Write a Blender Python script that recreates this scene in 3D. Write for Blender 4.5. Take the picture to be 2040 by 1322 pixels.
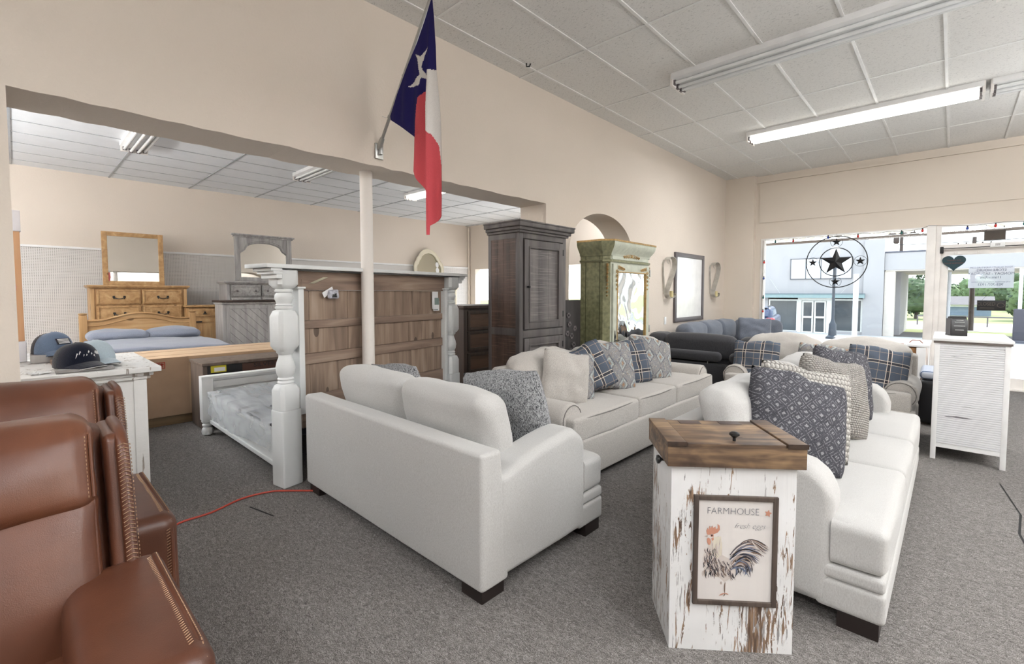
import bpy, bmesh, math, random
from mathutils import Vector, Matrix, Euler, noise
random.seed(7)
PI = math.pi
S = bpy.context.scene
COL = S.collection
for o in list(bpy.data.objects): bpy.data.objects.remove(o)

# ------------------------------------------------------------------ camera, sky, sun, exposure
cam = bpy.data.cameras.new('camera'); camo = bpy.data.objects.new('camera', cam); COL.objects.link(camo)
camo.location = (0, 0, 1.4)
camo.rotation_euler = (PI/2 - math.atan(.0484), 0, math.radians(43.3))
cam.sensor_width = 36; cam.lens = 930/2040*36; cam.shift_y = -33/2040; cam.clip_start = .05; cam.clip_end = 400
S.camera = camo
S.view_settings.view_transform = 'Standard'; S.view_settings.look = 'None'
S.view_settings.gamma = 1; S.view_settings.use_curve_mapping = False
S.view_settings.exposure = 0.5

W = bpy.data.worlds.new('sky'); S.world = W; W.use_nodes = True
nt = W.node_tree; bg = nt.nodes['Background']; bg.inputs[1].default_value = 2.9
tc = nt.nodes.new('ShaderNodeTexCoord'); sp = nt.nodes.new('ShaderNodeSeparateXYZ'); rp = nt.nodes.new('ShaderNodeValToRGB')
nt.links.new(tc.outputs['Generated'], sp.inputs[0]); nt.links.new(sp.outputs[2], rp.inputs[0]); nt.links.new(rp.outputs[0], bg.inputs[0])
rp.color_ramp.elements[0].position = 0; rp.color_ramp.elements[0].color = (.90, .94, .97, 1)
rp.color_ramp.elements[1].position = .6; rp.color_ramp.elements[1].color = (.72, .84, 1, 1)

def light(name, kind, energy, loc, rot, color=(1, 1, 1), size=(1, 1)):
    l = bpy.data.lights.new(name, kind); l.energy = energy; l.color = color
    if kind == 'AREA': l.shape = 'RECTANGLE'; l.size, l.size_y = size
    o = bpy.data.objects.new(name, l); COL.objects.link(o); o.location = loc; o.rotation_euler = rot
    return o
sun = light('sun', 'SUN', 7.0, (3, 20, 12), (0, 0, 0), (1, .95, .88)); sun.data.angle = .01
sun.rotation_euler = Vector((.35, .8, .93)).to_track_quat('Z', 'Y').to_euler()
LAMPS_AND_FILL = [ # lit strips in view, plus unseen lights added for brightness (x, y, z, energy)
    (-.98, 7.1, 3.49, 45), (1.5, 1.2, 3.49, 40), (.2, -1.9, 3.49, 40), (-1.9, -2.6, 3.49, 20), (2.6, 4.0, 3.49, 35),
    (-7.15, 5.75, 3.36, 35), (-7.15, -1.4, 3.36, 40)]
CEILING_FILL = [ # added area lights out of view, without lamp bodies, brightening the ceilings
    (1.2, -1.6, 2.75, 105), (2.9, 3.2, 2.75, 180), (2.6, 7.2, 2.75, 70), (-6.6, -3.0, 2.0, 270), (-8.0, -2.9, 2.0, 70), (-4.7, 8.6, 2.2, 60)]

# ------------------------------------------------------------------ node helpers
class N:
    def __init__(s, t, k): s.t = t; s.k = k
    def _m(s, op, *a):
        n = s.t.nodes.new('ShaderNodeMath'); n.operation = op
        for i, v in enumerate((s,) + a):
            if isinstance(v, N): s.t.links.new(v.k, n.inputs[i])
            else: n.inputs[i].default_value = v
        return N(s.t, n.outputs[0])
    def __add__(s, o): return s._m('ADD', o)
    def __sub__(s, o): return s._m('SUBTRACT', o)
    def __mul__(s, o): return s._m('MULTIPLY', o)
    def lt(s, o): return s._m('LESS_THAN', o)
    def gt(s, o): return s._m('GREATER_THAN', o)
    def fr(s): return s._m('FRACT')
    def ab(s): return s._m('ABSOLUTE')
    def mx(s, o): return s._m('MAXIMUM', o)
    def mn(s, o): return s._m('MINIMUM', o)
    def sn(s): return s._m('SINE')
    def fl(s): return s._m('FLOOR')
    def pw(s, o): return s._m('POWER', o)
    def cl(s):
        r = s._m('ADD', 0.0); r.k.node.use_clamp = True; return r
class T:
    def __init__(s, name):
        m = bpy.data.materials.new(name); m.use_nodes = True; s.m = m; s.t = m.node_tree; s.b = s.t.nodes['Principled BSDF']
        c = s.t.nodes.new('ShaderNodeTexCoord'); s.o = c.outputs['Object']; s.g = c.outputs['Generated']
        x = s.t.nodes.new('ShaderNodeSeparateXYZ'); s.t.links.new(s.o, x.inputs[0])
        s.x, s.y, s.z = [N(s.t, x.outputs[i]) for i in range(3)]
    def noise(s, scale, detail=3, dist=0, rough=.5, vec=None):
        mp = s.t.nodes.new('ShaderNodeMapping'); s.t.links.new(s.o, mp.inputs[0])
        sc = scale if hasattr(scale, '__len__') else (scale,)*3
        mp.inputs['Scale'].default_value = sc
        n = s.t.nodes.new('ShaderNodeTexNoise'); n.inputs['Scale'].default_value = 1; n.inputs['Detail'].default_value = detail
        n.inputs['Distortion'].default_value = dist; n.inputs['Roughness'].default_value = rough
        s.t.links.new(mp.outputs[0], n.inputs[0]); return N(s.t, n.outputs[0])
    def vor(s, scale, f='F1'):
        mp = s.t.nodes.new('ShaderNodeMapping'); s.t.links.new(s.o, mp.inputs[0])
        mp.inputs['Scale'].default_value = scale if hasattr(scale, '__len__') else (scale,)*3
        n = s.t.nodes.new('ShaderNodeTexVoronoi'); n.inputs['Scale'].default_value = 1; n.feature = f
        s.t.links.new(mp.outputs[0], n.inputs[0]); return N(s.t, n.outputs[0])
    def ramp(s, fac, stops):
        r = s.t.nodes.new('ShaderNodeValToRGB'); s.t.links.new(fac.k, r.inputs[0]); e = r.color_ramp.elements
        while len(e) < len(stops): e.new(.5)
        for q, (p, c) in zip(e, stops): q.position = p; q.color = (*c[:3], 1)
        return r.outputs[0]
    def mix(s, fac, a, b):
        n = s.t.nodes.new('ShaderNodeMix'); n.data_type = 'RGBA'
        if isinstance(fac, N): s.t.links.new(fac.k, n.inputs[0])
        else: n.inputs[0].default_value = fac
        for i, v in ((6, a), (7, b)):
            if isinstance(v, tuple): n.inputs[i].default_value = (*v[:3], 1)
            else: s.t.links.new(v, n.inputs[i])
        return n.outputs[2]
    def col(s, c):
        if isinstance(c, tuple): s.b.inputs['Base Color'].default_value = (*c, 1)
        else: s.t.links.new(c, s.b.inputs['Base Color'])
        return s
    def rough(s, r, metal=0, spec=None):
        if isinstance(r, N): s.t.links.new(r.k, s.b.inputs['Roughness'])
        else: s.b.inputs['Roughness'].default_value = r
        s.b.inputs['Metallic'].default_value = metal
        if spec is not None: s.b.inputs['Specular IOR Level'].default_value = spec
        return s
    def bump(s, h, strength=.3, dist=.01):
        n = s.t.nodes.new('ShaderNodeBump'); n.inputs['Strength'].default_value = strength; n.inputs['Distance'].default_value = dist
        s.t.links.new(h.k, n.inputs['Height']); s.t.links.new(n.outputs[0], s.b.inputs['Normal']); return s
def srgb(r, g, b):
    f = lambda v: ((v/255+.055)/1.055)**2.4 if v > 10 else v/255/12.92
    return (f(r), f(g), f(b))
def paint(name, c, rough=.5, metal=0, var=.06, ns=6, bs=0, bscale=60, spec=None):
    t = T(name); d = tuple(max(0, v*(1-var)) for v in c); l = tuple(min(1, v*(1+var)) for v in c)
    t.col(t.ramp(t.noise(ns, 3), [(.3, d), (.7, l)])).rough(rough, metal, spec)
    if bs: t.bump(t.noise(bscale, 3), bs, .004)
    return t.m
def wood(name, c1, c2, c3=None, axis=0, s=1.0, rough=.5, knots=True, bs=.15):
    t = T(name); v = [14*s, 14*s, 14*s]; v[axis] = 1.3*s
    n = t.noise(tuple(v), 5, .9); st = [(.25, c1), (.55, c2), (.8, c3 or c2)]
    c = t.ramp(n, st)
    if knots:
        k = [5.5*s]*3; k[axis] = 2.6*s
        kd = t.vor(tuple(k)); c = t.mix((kd.lt(.12))*.75, c, tuple(q*.35 for q in c1))
    f = [90*s]*3; f[axis] = 3*s
    c = t.mix(t.noise(tuple(f), 2)*.35, c, c1)
    t.col(c).rough(rough); t.bump(n, bs, .004); return t.m
def distressed(name, base, under, amount=.36, axis=2, sc=1.0, rough=.6, saw=0):
    t = T(name); v = [26*sc]*3; v[axis] = 2.6*sc
    n = t.noise(tuple(v), 4, .6); n2 = t.noise(3.2*sc, 2)
    f = ((n + n2*.35).gt(1-amount+.0))
    u = t.ramp(t.noise(18, 3), [(.3, under), (.7, tuple(min(1, q*2.2) for q in under))])
    b = t.ramp(t.noise(5, 3), [(.3, tuple(q*.92 for q in base)), (.7, base)])
    t.col(t.mix(f, b, u)).rough(rough)
    h = t.noise(tuple(v), 4)
    if saw: h = h*.5 + (t.noise((6, 6, 160) if axis == 2 else (160, 6, 6), 2))
    t.bump(h, .35 if saw else .2, .004); return t.m
def fabric(name, c, c2=None, sc=420, rough=.95, bs=.35, big=.05):
    t = T(name); c2 = c2 or tuple(q*.86 for q in c)
    n = t.noise((sc, sc, sc*.3), 2); b = t.noise(5, 2)
    cc = t.ramp(n, [(.3, c2), (.65, c)])
    t.col(t.mix(b*big*2, cc, tuple(q*.7 for q in c))).rough(rough, 0, .15); t.bump(n, bs, .003)
    t.b.inputs['Sheen Weight'].default_value = .25; return t.m

# ------------------------------------------------------------------ mesh builder
class B:
    def __init__(s, m=None): s.bm = bmesh.new(); s.M = m or Matrix(); s.mi = 0
    def v(s, p): return s.bm.verts.new(s.M @ Vector(p))
    def f(s, vs, mi=None):
        try: q = s.bm.faces.new(vs)
        except ValueError: return None
        q.material_index = s.mi if mi is None else mi; return q
    def poly(s, pts, mi=None): return s.f([s.v(p) for p in pts], mi)
    def box(s, x0, x1, y0, y1, z0, z1, r=.0, zone=2, **k):
        if r <= 0:
            q = [s.v(p) for p in ((x0,y0,z0),(x1,y0,z0),(x1,y1,z0),(x0,y1,z0),(x0,y0,z1),(x1,y0,z1),(x1,y1,z1),(x0,y1,z1))]
            for i in ((3,2,1,0),(4,5,6,7),(0,1,5,4),(1,2,6,5),(2,3,7,6),(3,0,4,7)): s.f([q[j] for j in i])
            return s
        return s.soft(((x0+x1)/2, (y0+y1)/2, (z0+z1)/2), (x1-x0, y1-y0, z1-z0), r, zone, 1, **k)
    def soft(s, c, size, r=.05, zone=4, n=8, crown=(0,0,0), nz=0, nsc=4, seed=0, fn=None, pinch=0):
        h = [q/2 for q in size]; r = min(r, min(h)*.98); ax = []
        for a in range(3):
            L = [-h[a]+r*(1-math.tan(PI/4*i/zone)) for i in range(zone, -1, -1)]; L = [-h[a]+r-r*math.tan(PI/4*i/zone) for i in range(zone, -1, -1)]
            m = max(1, n if h[a] > r*1.5 else 1)
            mid = [(-h[a]+r) + (2*(h[a]-r))*i/m for i in range(1, m)]
            ax.append(L + mid + [-q for q in reversed(L)])
        cnt = [len(q)-1 for q in ax]; D = {}
        def V(i, j, k):
            if (i, j, k) in D: return D[i, j, k]
            p = Vector((ax[0][i], ax[1][j], ax[2][k])); q = Vector([max(-(h[a]-r), min(h[a]-r, p[a])) for a in range(3)])
            d = p-q
            if d.length > 1e-9: p = q + d.normalized()*r
            u = [p[a]/h[a] for a in range(3)]
            if pinch: p = Vector([p[a]*(1-pinch*(1-u[(a+1)%3]**2)*(1-u[(a+2)%3]**2)) if size[a] != min(size) else p[a] for a in range(3)])
            for a in range(3):
                if crown[a]:
                    b, e = (a+1) % 3, (a+2) % 3
                    p[a] += crown[a]*u[a]*(1-u[b]**2)*(1-u[e]**2)
            if nz:
                w = noise.noise(p*nsc + Vector((seed*3.1, seed*1.7, seed)))*nz + noise.noise(p*nsc*3.1 + Vector((seed, 9, seed)))*nz*.4
                nn = d.normalized() if d.length > 1e-9 else Vector((0, 0, 1)); p += nn*w
            p += Vector(c)
            if fn: p = Vector(fn(p))
            D[i, j, k] = s.v(p); return D[i, j, k]
        X, Y, Z = cnt
        for i in range(X):
            for j in range(Y):
                s.f([V(i,j,0), V(i,j+1,0), V(i+1,j+1,0), V(i+1,j,0)]); s.f([V(i,j,Z), V(i+1,j,Z), V(i+1,j+1,Z), V(i,j+1,Z)])
            for k in range(Z):
                s.f([V(i,0,k), V(i+1,0,k), V(i+1,0,k+1), V(i,0,k+1)]); s.f([V(i,Y,k), V(i,Y,k+1), V(i+1,Y,k+1), V(i+1,Y,k)])
        for j in range(Y):
            for k in range(Z):
                s.f([V(0,j,k), V(0,j,k+1), V(0,j+1,k+1), V(0,j+1,k)]); s.f([V(X,j,k), V(X,j+1,k), V(X,j+1,k+1), V(X,j,k+1)])
        return s
    def tube(s, pts, r, n=8, cap=True, closed=False):
        pts = [Vector(p) for p in pts]; R = r if hasattr(r, '__len__') else [r]*len(pts); rings = []; up = None
        m = len(pts)
        for i, p in enumerate(pts):
            a = pts[(i-1) % m] if (closed or i) else p; b = pts[(i+1) % m] if (closed or i < m-1) else p
            t = (b-a).normalized()
            if up is None: up = Vector((0,0,1)) if abs(t.z) < .9 else Vector((1,0,0))
            e = t.cross(up).normalized(); up = e.cross(t).normalized()
            rings.append([s.v(p + (e*math.cos(2*PI*k/n)+up*math.sin(2*PI*k/n))*R[i]) for k in range(n)])
        for i in range(m if closed else m-1):
            A, C = rings[i], rings[(i+1) % m]
            for k in range(n): s.f([A[k], A[(k+1)%n], C[(k+1)%n], C[k]])
        if cap and not closed: s.f(rings[0][::-1]); s.f(rings[-1])
        return s
    def lathe(s, prof, c=(0,0,0), n=20, sq=None):
        rings = []
        for r, z in prof:
            ring = []
            for k in range(n):
                a = 2*PI*(k+.5)/n; x, y = math.cos(a), math.sin(a)
                if sq:
                    K = [(1, -.7), (1, .7), (.7, 1), (-.7, 1), (-1, .7), (-1, -.7), (-.7, -1), (.7, -1)]; m = n//8
                    (xa, ya), (xb, yb) = K[k//m], K[(k//m+1) % 8]; q = (k % m)/m; x, y = xa+(xb-xa)*q, ya+(yb-ya)*q
                    if not sq(z): l = math.hypot(x, y); x, y = x/l, y/l
                ring.append(s.v((c[0]+r*x, c[1]+r*y, c[2]+z)))
            rings.append(ring)
        for A, C in zip(rings, rings[1:]):
            for k in range(n): s.f([A[k], A[(k+1)%n], C[(k+1)%n], C[k]])
        s.f(rings[0][::-1]); s.f(rings[-1]); return s
    def prism(s, poly, a, b, plane='xz', mi=None, front=None):
        def P(u, w, t): return {'xz': (u, t, w), 'yz': (t, u, w), 'xy': (u, w, t)}[plane]
        A = [s.v(P(u, w, a)) for u, w in poly]; C = [s.v(P(u, w, b)) for u, w in poly]
        s.f(A, mi); s.f(C[::-1], mi); k = len(poly)
        for i in range(k): s.f([A[i], C[i], C[(i+1)%k], A[(i+1)%k]], front[1] if front and i == front[0] else mi)
        return s
    def obj(s, name, mats, parent=None, smooth=40, loc=None, rot=None, **tags):
        bmesh.ops.recalc_face_normals(s.bm, faces=s.bm.faces)
        me = bpy.data.meshes.new(name); s.bm.to_mesh(me); s.bm.free()
        for m in (mats if isinstance(mats, (list, tuple)) else [mats]): me.materials.append(m)
        if smooth: me.shade_smooth(); me.set_sharp_from_angle(angle=math.radians(smooth))
        o = bpy.data.objects.new(name, me); COL.objects.link(o)
        if parent: o.parent = parent
        if loc is not None: o.location = loc
        if rot is not None: o.rotation_euler = rot
        for k, v in tags.items(): o[k] = v
        return o
def th(name, label, cat, loc=(0,0,0), rz=0, group=None, rot=None):
    o = bpy.data.objects.new(name, None); COL.objects.link(o); o.empty_display_size = .1
    o.location = loc; o.rotation_euler = rot or (0, 0, rz); o['label'] = label; o['category'] = cat
    if group: o['group'] = group
    return o
def dup(root, loc=None, rot=None, label=None, group=None):
    r = root.copy(); COL.objects.link(r)
    if loc is not None: r.location = loc
    if rot is not None: r.rotation_euler = rot
    if label: r['label'] = label
    if group: r['group'] = group
    for ch in list(root.children):
        c = ch.copy(); COL.objects.link(c); c.parent = r
        for g in list(ch.children): d = g.copy(); COL.objects.link(d); d.parent = c
    return r
def text(body, size, mat, name, parent, M, extrude=.001, shear=0, xs=1, align='CENTER', thin=0, **tags):
    cu = bpy.data.curves.new(name, 'FONT'); cu.body = body; cu.size = size; cu.extrude = extrude; cu.shear = shear; cu.offset = thin
    cu.align_x = align; cu.align_y = 'CENTER'; cu.resolution_u = 3
    t = bpy.data.objects.new(name, cu); COL.objects.link(t); bpy.context.view_layer.update()
    me = bpy.data.meshes.new_from_object(t.evaluated_get(bpy.context.evaluated_depsgraph_get()))
    bpy.data.objects.remove(t); me.transform(Matrix.Diagonal((xs, 1, 1, 1))); me.materials.clear(); me.materials.append(mat)
    o = bpy.data.objects.new(name, me); COL.objects.link(o)
    if parent: o.parent = parent
    o.matrix_local = M
    for k, v in tags.items(): o[k] = v
    return o
STAND = Matrix.Rotation(PI/2, 4, 'X')   # text in the xz plane, read from -y
R90 = PI/2

# ------------------------------------------------------------------ materials
def plaster(name, c, bs=.35):
    t = T(name); t.col(t.ramp(t.noise(.8, 3), [(.3, tuple(q*.95 for q in c)), (.7, c)])).rough(.75, 0, .3)
    t.bump(t.noise(55, 4, .4), bs, .006); return t.m
WALL = plaster('cream plaster', srgb(226, 215, 203))
PIER = plaster('light painted trim', srgb(230, 219, 206), .1)
WHITE = paint('white paint', srgb(238, 238, 238), .45)
FRAMEW = paint('white window frame', srgb(240, 236, 232), .4)
def carpet():
    t = T('grey carpet'); n = t.noise(260, 2); n2 = t.noise((45, 80, 40), 3, 1.5); n3 = t.noise(.9, 3)
    c = t.ramp(n*.6+n2*.4, [(.34, srgb(72, 69, 67)), (.5, srgb(122, 118, 115)), (.66, srgb(172, 168, 165))])
    c = t.mix((n3.gt(.66))*.18, c, (.05, .045, .04))
    t.col(c).rough(1, 0, .05); t.bump(n*.5+n2*.5, .7, .012); return t.m
CARPET = carpet()
def tile(name, c):
    t = T(name); n = t.noise((40, 90, 40), 3, 1); p = t.noise(140, 2)
    f = ((n.gt(.62)) + (p.gt(.68)))._m('MINIMUM', 1)
    stain = (t.noise(1.1, 4, .5)).gt(.73)
    cc = t.mix(f*.55, c, tuple(q*.55 for q in c)); cc = t.mix(stain*.25, cc, srgb(200, 175, 130))
    t.col(cc).rough(.95, 0, .1); t.bump((n+p)*-1.0, .35, .006); return t.m
TILE = tile('acoustic tile', srgb(232, 231, 228))
TILE2 = paint('smooth ceiling tile', srgb(238, 241, 244), .9, var=.02, bs=.2, bscale=120)
TBAR = paint('white metal tee bar', srgb(232, 232, 230), .4)
def pegb():
    t = T('pegboard'); a = ((t.y*39.4).fr()-.5); b = ((t.z*39.4).fr()-.5)
    d = (a*a+b*b).lt(.035)
    t.col(t.mix(d, srgb(222, 219, 216), srgb(95, 92, 92))).rough(.6); return t.m
PEG = pegb()
def glass(name, tint=(1, 1, 1), g=.08):
    m = bpy.data.materials.new(name); m.use_nodes = True; t = m.node_tree; t.nodes.remove(t.nodes['Principled BSDF'])
    a = t.nodes.new('ShaderNodeBsdfTransparent'); a.inputs[0].default_value = (*tint, 1); b = t.nodes.new('ShaderNodeBsdfGlossy'); b.inputs['Roughness'].default_value = .01
    f = t.nodes.new('ShaderNodeFresnel'); f.inputs[0].default_value = 1.35; x = t.nodes.new('ShaderNodeMixShader')
    t.links.new(f.outputs[0], x.inputs[0]); t.links.new(a.outputs[0], x.inputs[1]); t.links.new(b.outputs[0], x.inputs[2])
    t.links.new(x.outputs[0], t.nodes['Material Output'].inputs[0]); return m
GLASS = glass('window glass', (.97, .985, .98))
CREAM = fabric('cream chenille', srgb(198, 197, 195), srgb(180, 178, 176), 420)
LINEN = fabric('light grey linen', srgb(204, 199, 193), srgb(168, 163, 158), 380)
PIPE = fabric('grey piping', srgb(128, 124, 120))
CHAR = fabric('charcoal plush', srgb(76, 76, 80), srgb(54, 54, 58), 200, big=.25)
CHAR_LIT = fabric('charcoal plush with painted window light', srgb(120, 126, 138), srgb(100, 106, 118), 200, big=.2)  # charcoal fabric with bluish window light put into its colour
BLACKLEG = paint('dark wood leg', srgb(38, 30, 28), .4)
BLACK = paint('black metal', srgb(24, 24, 26), .4)
def tweed(name, a, b, sc=170):
    t = T(name); n = t.noise((sc*1.6, sc, sc*.5), 3, 1.2, .7); t.col(t.ramp(n, [(.42, a), (.56, b)])).rough(.95, 0, .1); t.bump(n, .5, .004); return t.m
TWEED = tweed('charcoal tweed', srgb(48, 50, 54), srgb(175, 176, 178))
TWEEDL = tweed('pale side tweed', srgb(78, 80, 86), srgb(196, 196, 198))
def plaid():
    t = T('blue plaid'); c = t.mix(t.noise(240, 2)*.5, srgb(84, 93, 106), srgb(112, 121, 134))
    def band(u, off, w): return (((u*5.6+off).fr()-.5).ab()).lt(w)
    for u in (t.x, t.z): c = t.mix(band(u, .1, .085)*.75, c, srgb(62, 58, 62))
    for u in (t.x, t.z):
        for o in (.02, .18): c = t.mix(band(u, o, .014), c, srgb(222, 212, 198))
        c = t.mix(band(u, .55, .009)*.7, c, srgb(196, 172, 150))
    t.col(c).rough(.9, 0, .1); t.bump(t.noise(300, 2), .3, .003); return t.m
PLAID = plaid()
def damask():
    t = T('medallion print'); ax = t.x.ab(); az = t.z.ab()
    d = (t.x*7.5).fr()-.5; e = (t.z*5.2+.5).fr()-.5
    m = d.ab() + e.ab(); n = t.noise(34, 4, 2.2, .65); n2 = t.noise(60, 3, 1.5)
    ring = ((m - .28).ab()).lt(.045); ring2 = ((m-.42).ab()).lt(.03); core = m.lt(.11)
    c = t.ramp(n, [(.34, srgb(82, 92, 118)), (.43, srgb(168, 166, 160)), (.47, srgb(104, 112, 132)), (.53, srgb(176, 170, 158)), (.58, srgb(120, 122, 134)), (.66, srgb(160, 140, 120))])
    c = t.mix(ring*(n2.gt(.42)), c, srgb(180, 190, 190)); c = t.mix(ring2*(n2.gt(.45)), c, srgb(96, 98, 112)); c = t.mix(core, c, srgb(158, 128, 104))
    c = t.mix((n2.gt(.62))*.7, c, srgb(206, 200, 188))
    t.col(c).rough(.9, 0, .1); t.bump(n2, .3, .003); return t.m
DAMASK = damask()
def diamond():
    t = T('dark diamond weave'); u = t.x+t.z; w = t.x-t.z
    a = ((u+t.noise(9, 2)*.02)*14).fr()-.5; b = ((w+t.noise(11, 2)*.02)*14).fr()-.5 
    dot = ((a.ab()).mx(b.ab())).lt(.15); rim = (((a.ab()).mx(b.ab())-.38).ab()).lt(.028)
    br = t.noise(60, 2).gt(.47); fn = t.noise(330, 2)
    c = t.ramp(fn, [(.35, srgb(60, 60, 66)), (.6, srgb(98, 98, 104))])
    c = t.mix(dot*(t.noise(120, 2).gt(.42))*.8, c, srgb(166, 166, 170)); c = t.mix(rim*br*.65, c, srgb(160, 160, 166))
    t.col(c).rough(1, 0, .05); t.bump(fn+dot*.8, .6, .006); return t.m
DIAM = diamond()
def knit(name, sx, sz, c1, c2):
    t = T(name); a = ((t.x*52).fr()-.5).ab(); r = (t.z*sz).fl(); b = ((t.z*sz).fr()-.5).ab()
    a = ((t.x*sx+(r*.5).fr()).fr()-.5).ab()
    h = (a*-1.0+.5)*(b*-1.0+.5)*4
    gap = (h.lt(.1))
    t.col(t.mix(gap*.7, c1, c2)).rough(1, 0, .05); t.bump(h, 1, .012); return t.m
KNIT = knit('chunky knit', 44, 34, srgb(196, 193, 188), srgb(88, 82, 78)); KNIT2 = knit('fine basket knit', 62, 74, srgb(186, 182, 177), srgb(112, 107, 104))
def leather():
    t = T('brown leather'); n = t.noise(3, 3); g = t.vor(420)
    t.col(t.ramp(n, [(.25, srgb(74, 44, 32)), (.5, srgb(96, 58, 42)), (.78, srgb(120, 76, 54))]))
    t.rough(.34, 0, .5); t.bump(g*.4+t.noise(30, 3)*.8, .12, .004); return t.m
LEATHER = leather()
STITCH = paint('tan thread', srgb(172, 140, 112), .8)
PINE1, PINE = srgb(150, 106, 60), None
PINE = wood('golden pine', srgb(150, 112, 72), srgb(190, 154, 108), srgb(210, 180, 138), 1, .8, .45)
PINEV = wood('golden pine upright', srgb(150, 112, 72), srgb(190, 154, 108), srgb(210, 180, 138), 2, .8, .45)
GREYW = wood('weathered grey wood', srgb(128, 125, 124), srgb(170, 168, 167), srgb(192, 191, 190), 2, 1, .6, False)
GREYH = wood('weathered grey board', srgb(128, 125, 123), srgb(168, 166, 165), srgb(192, 190, 188), 1, 1, .6, False)
WHITEW = distressed('distressed white', srgb(232, 231, 229), srgb(130, 122, 115), .2, 2, 1, .55, saw=1)
def flaking():
    t = T('flaking white boards'); n = t.noise((60, 60, 6), 5, 1.0, .65); m = t.noise((5, 5, 2.2), 3, .5); n2 = t.noise((110, 110, 7), 4, .5, .7)
    c = t.ramp(t.noise(5, 3), [(.3, srgb(222, 222, 222)), (.7, srgb(236, 236, 237))])
    grey = (n2+m*.55).gt(.90); br = (n+m*.6).gt(.90)
    c = t.mix(grey*.8, c, srgb(120, 116, 116)); c = t.mix(br, c, t.ramp(t.noise((90, 90, 9), 3), [(.38, srgb(92, 74, 62)), (.6, srgb(156, 128, 104))]))
    t.col(c).rough(.6); t.bump(br*-1.0+t.noise((90, 90, 4), 3), .3, .003); return t.m
WHITEB = flaking()
WHITEC = paint('chalk white timber', srgb(226, 228, 228), .5, var=.03, bs=.25, bscale=(40))
BROWNP = wood('rough brown plank', srgb(104, 86, 76), srgb(154, 132, 116), srgb(182, 162, 144), 1, .9, .7)
BROWNV = wood('brown plank upright', srgb(106, 88, 76), srgb(160, 138, 120), srgb(188, 168, 150), 2, .9, .7)
def lidw():
    t = T('stained lid pine'); n = t.noise((2.2, 16, 30), 5, 1.2); bl = t.noise((5, 5, 9), 3, .8)
    c = t.ramp(n*.5+bl*.5, [(.34, srgb(58, 46, 40)), (.47, srgb(100, 80, 64)), (.56, srgb(136, 110, 84)), (.68, srgb(176, 148, 112))])
    c = t.mix((t.vor((4, 9, 11)).lt(.1))*.8, c, srgb(52, 36, 26)); t.col(c).rough(.5); t.bump(n, .15, .003); return t.m
LIDW = lidw()
DARKL = wood('dark corner board', srgb(40, 32, 28), srgb(70, 54, 44), None, 1, 1.5, .5, False)
def rustic(name, a, b, saw=1):
    t = T(name); n = t.noise((11, 11, 1.5), 5, .7); s = t.noise((3, 3, 95), 2)
    p = t.noise((9, 9, .5), 2)
    c = t.ramp(n*.55+p*.45, [(.3, a), (.62, b)]); c = t.mix((s.gt(.58))*.35*saw, c, tuple(q*1.9 for q in b))
    t.col(c).rough(.55); t.bump(n*.5+s*saw, .35, .005); return t.m
RUSTF = rustic('dark grey stained timber', srgb(62, 58, 58), srgb(104, 98, 96), .0)
RUSTS = rustic('saw-marked dark brown boards', srgb(46, 38, 36), srgb(92, 72, 62))
RUSTG = rustic('saw-marked grey boards', srgb(70, 66, 66), srgb(112, 106, 104))
DKBROWN = wood('dark walnut', srgb(38, 28, 24), srgb(66, 50, 42), None, 2, 1, .5, False)
GREEN = paint('crackled olive green', srgb(132, 132, 98), .5, var=.28, ns=26, bs=.2, bscale=90)
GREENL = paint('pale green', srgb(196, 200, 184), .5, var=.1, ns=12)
GREEND = paint('dark green shading line', srgb(72, 72, 46), .5)
GOLD = paint('antique gold', srgb(176, 144, 92), .4, .4, .25, 40)
def mirror(name, wob=0, tint=(.86, .88, .87)):
    t = T(name); t.col(tint).rough(.02, 1)
    if wob: t.bump(t.noise((2.6, 2.6, 1.6), 1, 1.2), wob, .05)
    return t.m
MIRROR = mirror('mirror glass'); MIRRORW = mirror('wavy antique mirror', .35, (.8, .84, .84))
CARD = paint('cardboard', srgb(196, 168, 138), .85, var=.06, bs=.1, bscale=20)
CARDD = paint('cardboard side', srgb(180, 152, 126), .85, var=.05)
SATIN = fabric('blue grey sheet', srgb(136, 142, 156), srgb(120, 126, 140), 200)
DKFAB = fabric('dark mattress side', srgb(42, 44, 56))
METAL = paint('brushed steel', srgb(180, 180, 178), .3, .9)
GALV = paint('galvanised strip', srgb(196, 194, 188), .45, .6, .15, 14)
PEWTER = paint('pewter frame', srgb(104, 98, 100), .4, .3)
def emit(name, c, s):
    t = T(name); t.col(c); t.b.inputs['Emission Color'].default_value = (*c, 1); t.b.inputs['Emission Strength'].default_value = s; return t.m
TUBEON = emit('lit fluorescent tube', (1, .97, .9), 4)
TUBEOFF = paint('fluorescent tube glass', srgb(236, 238, 238), .15)
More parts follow.
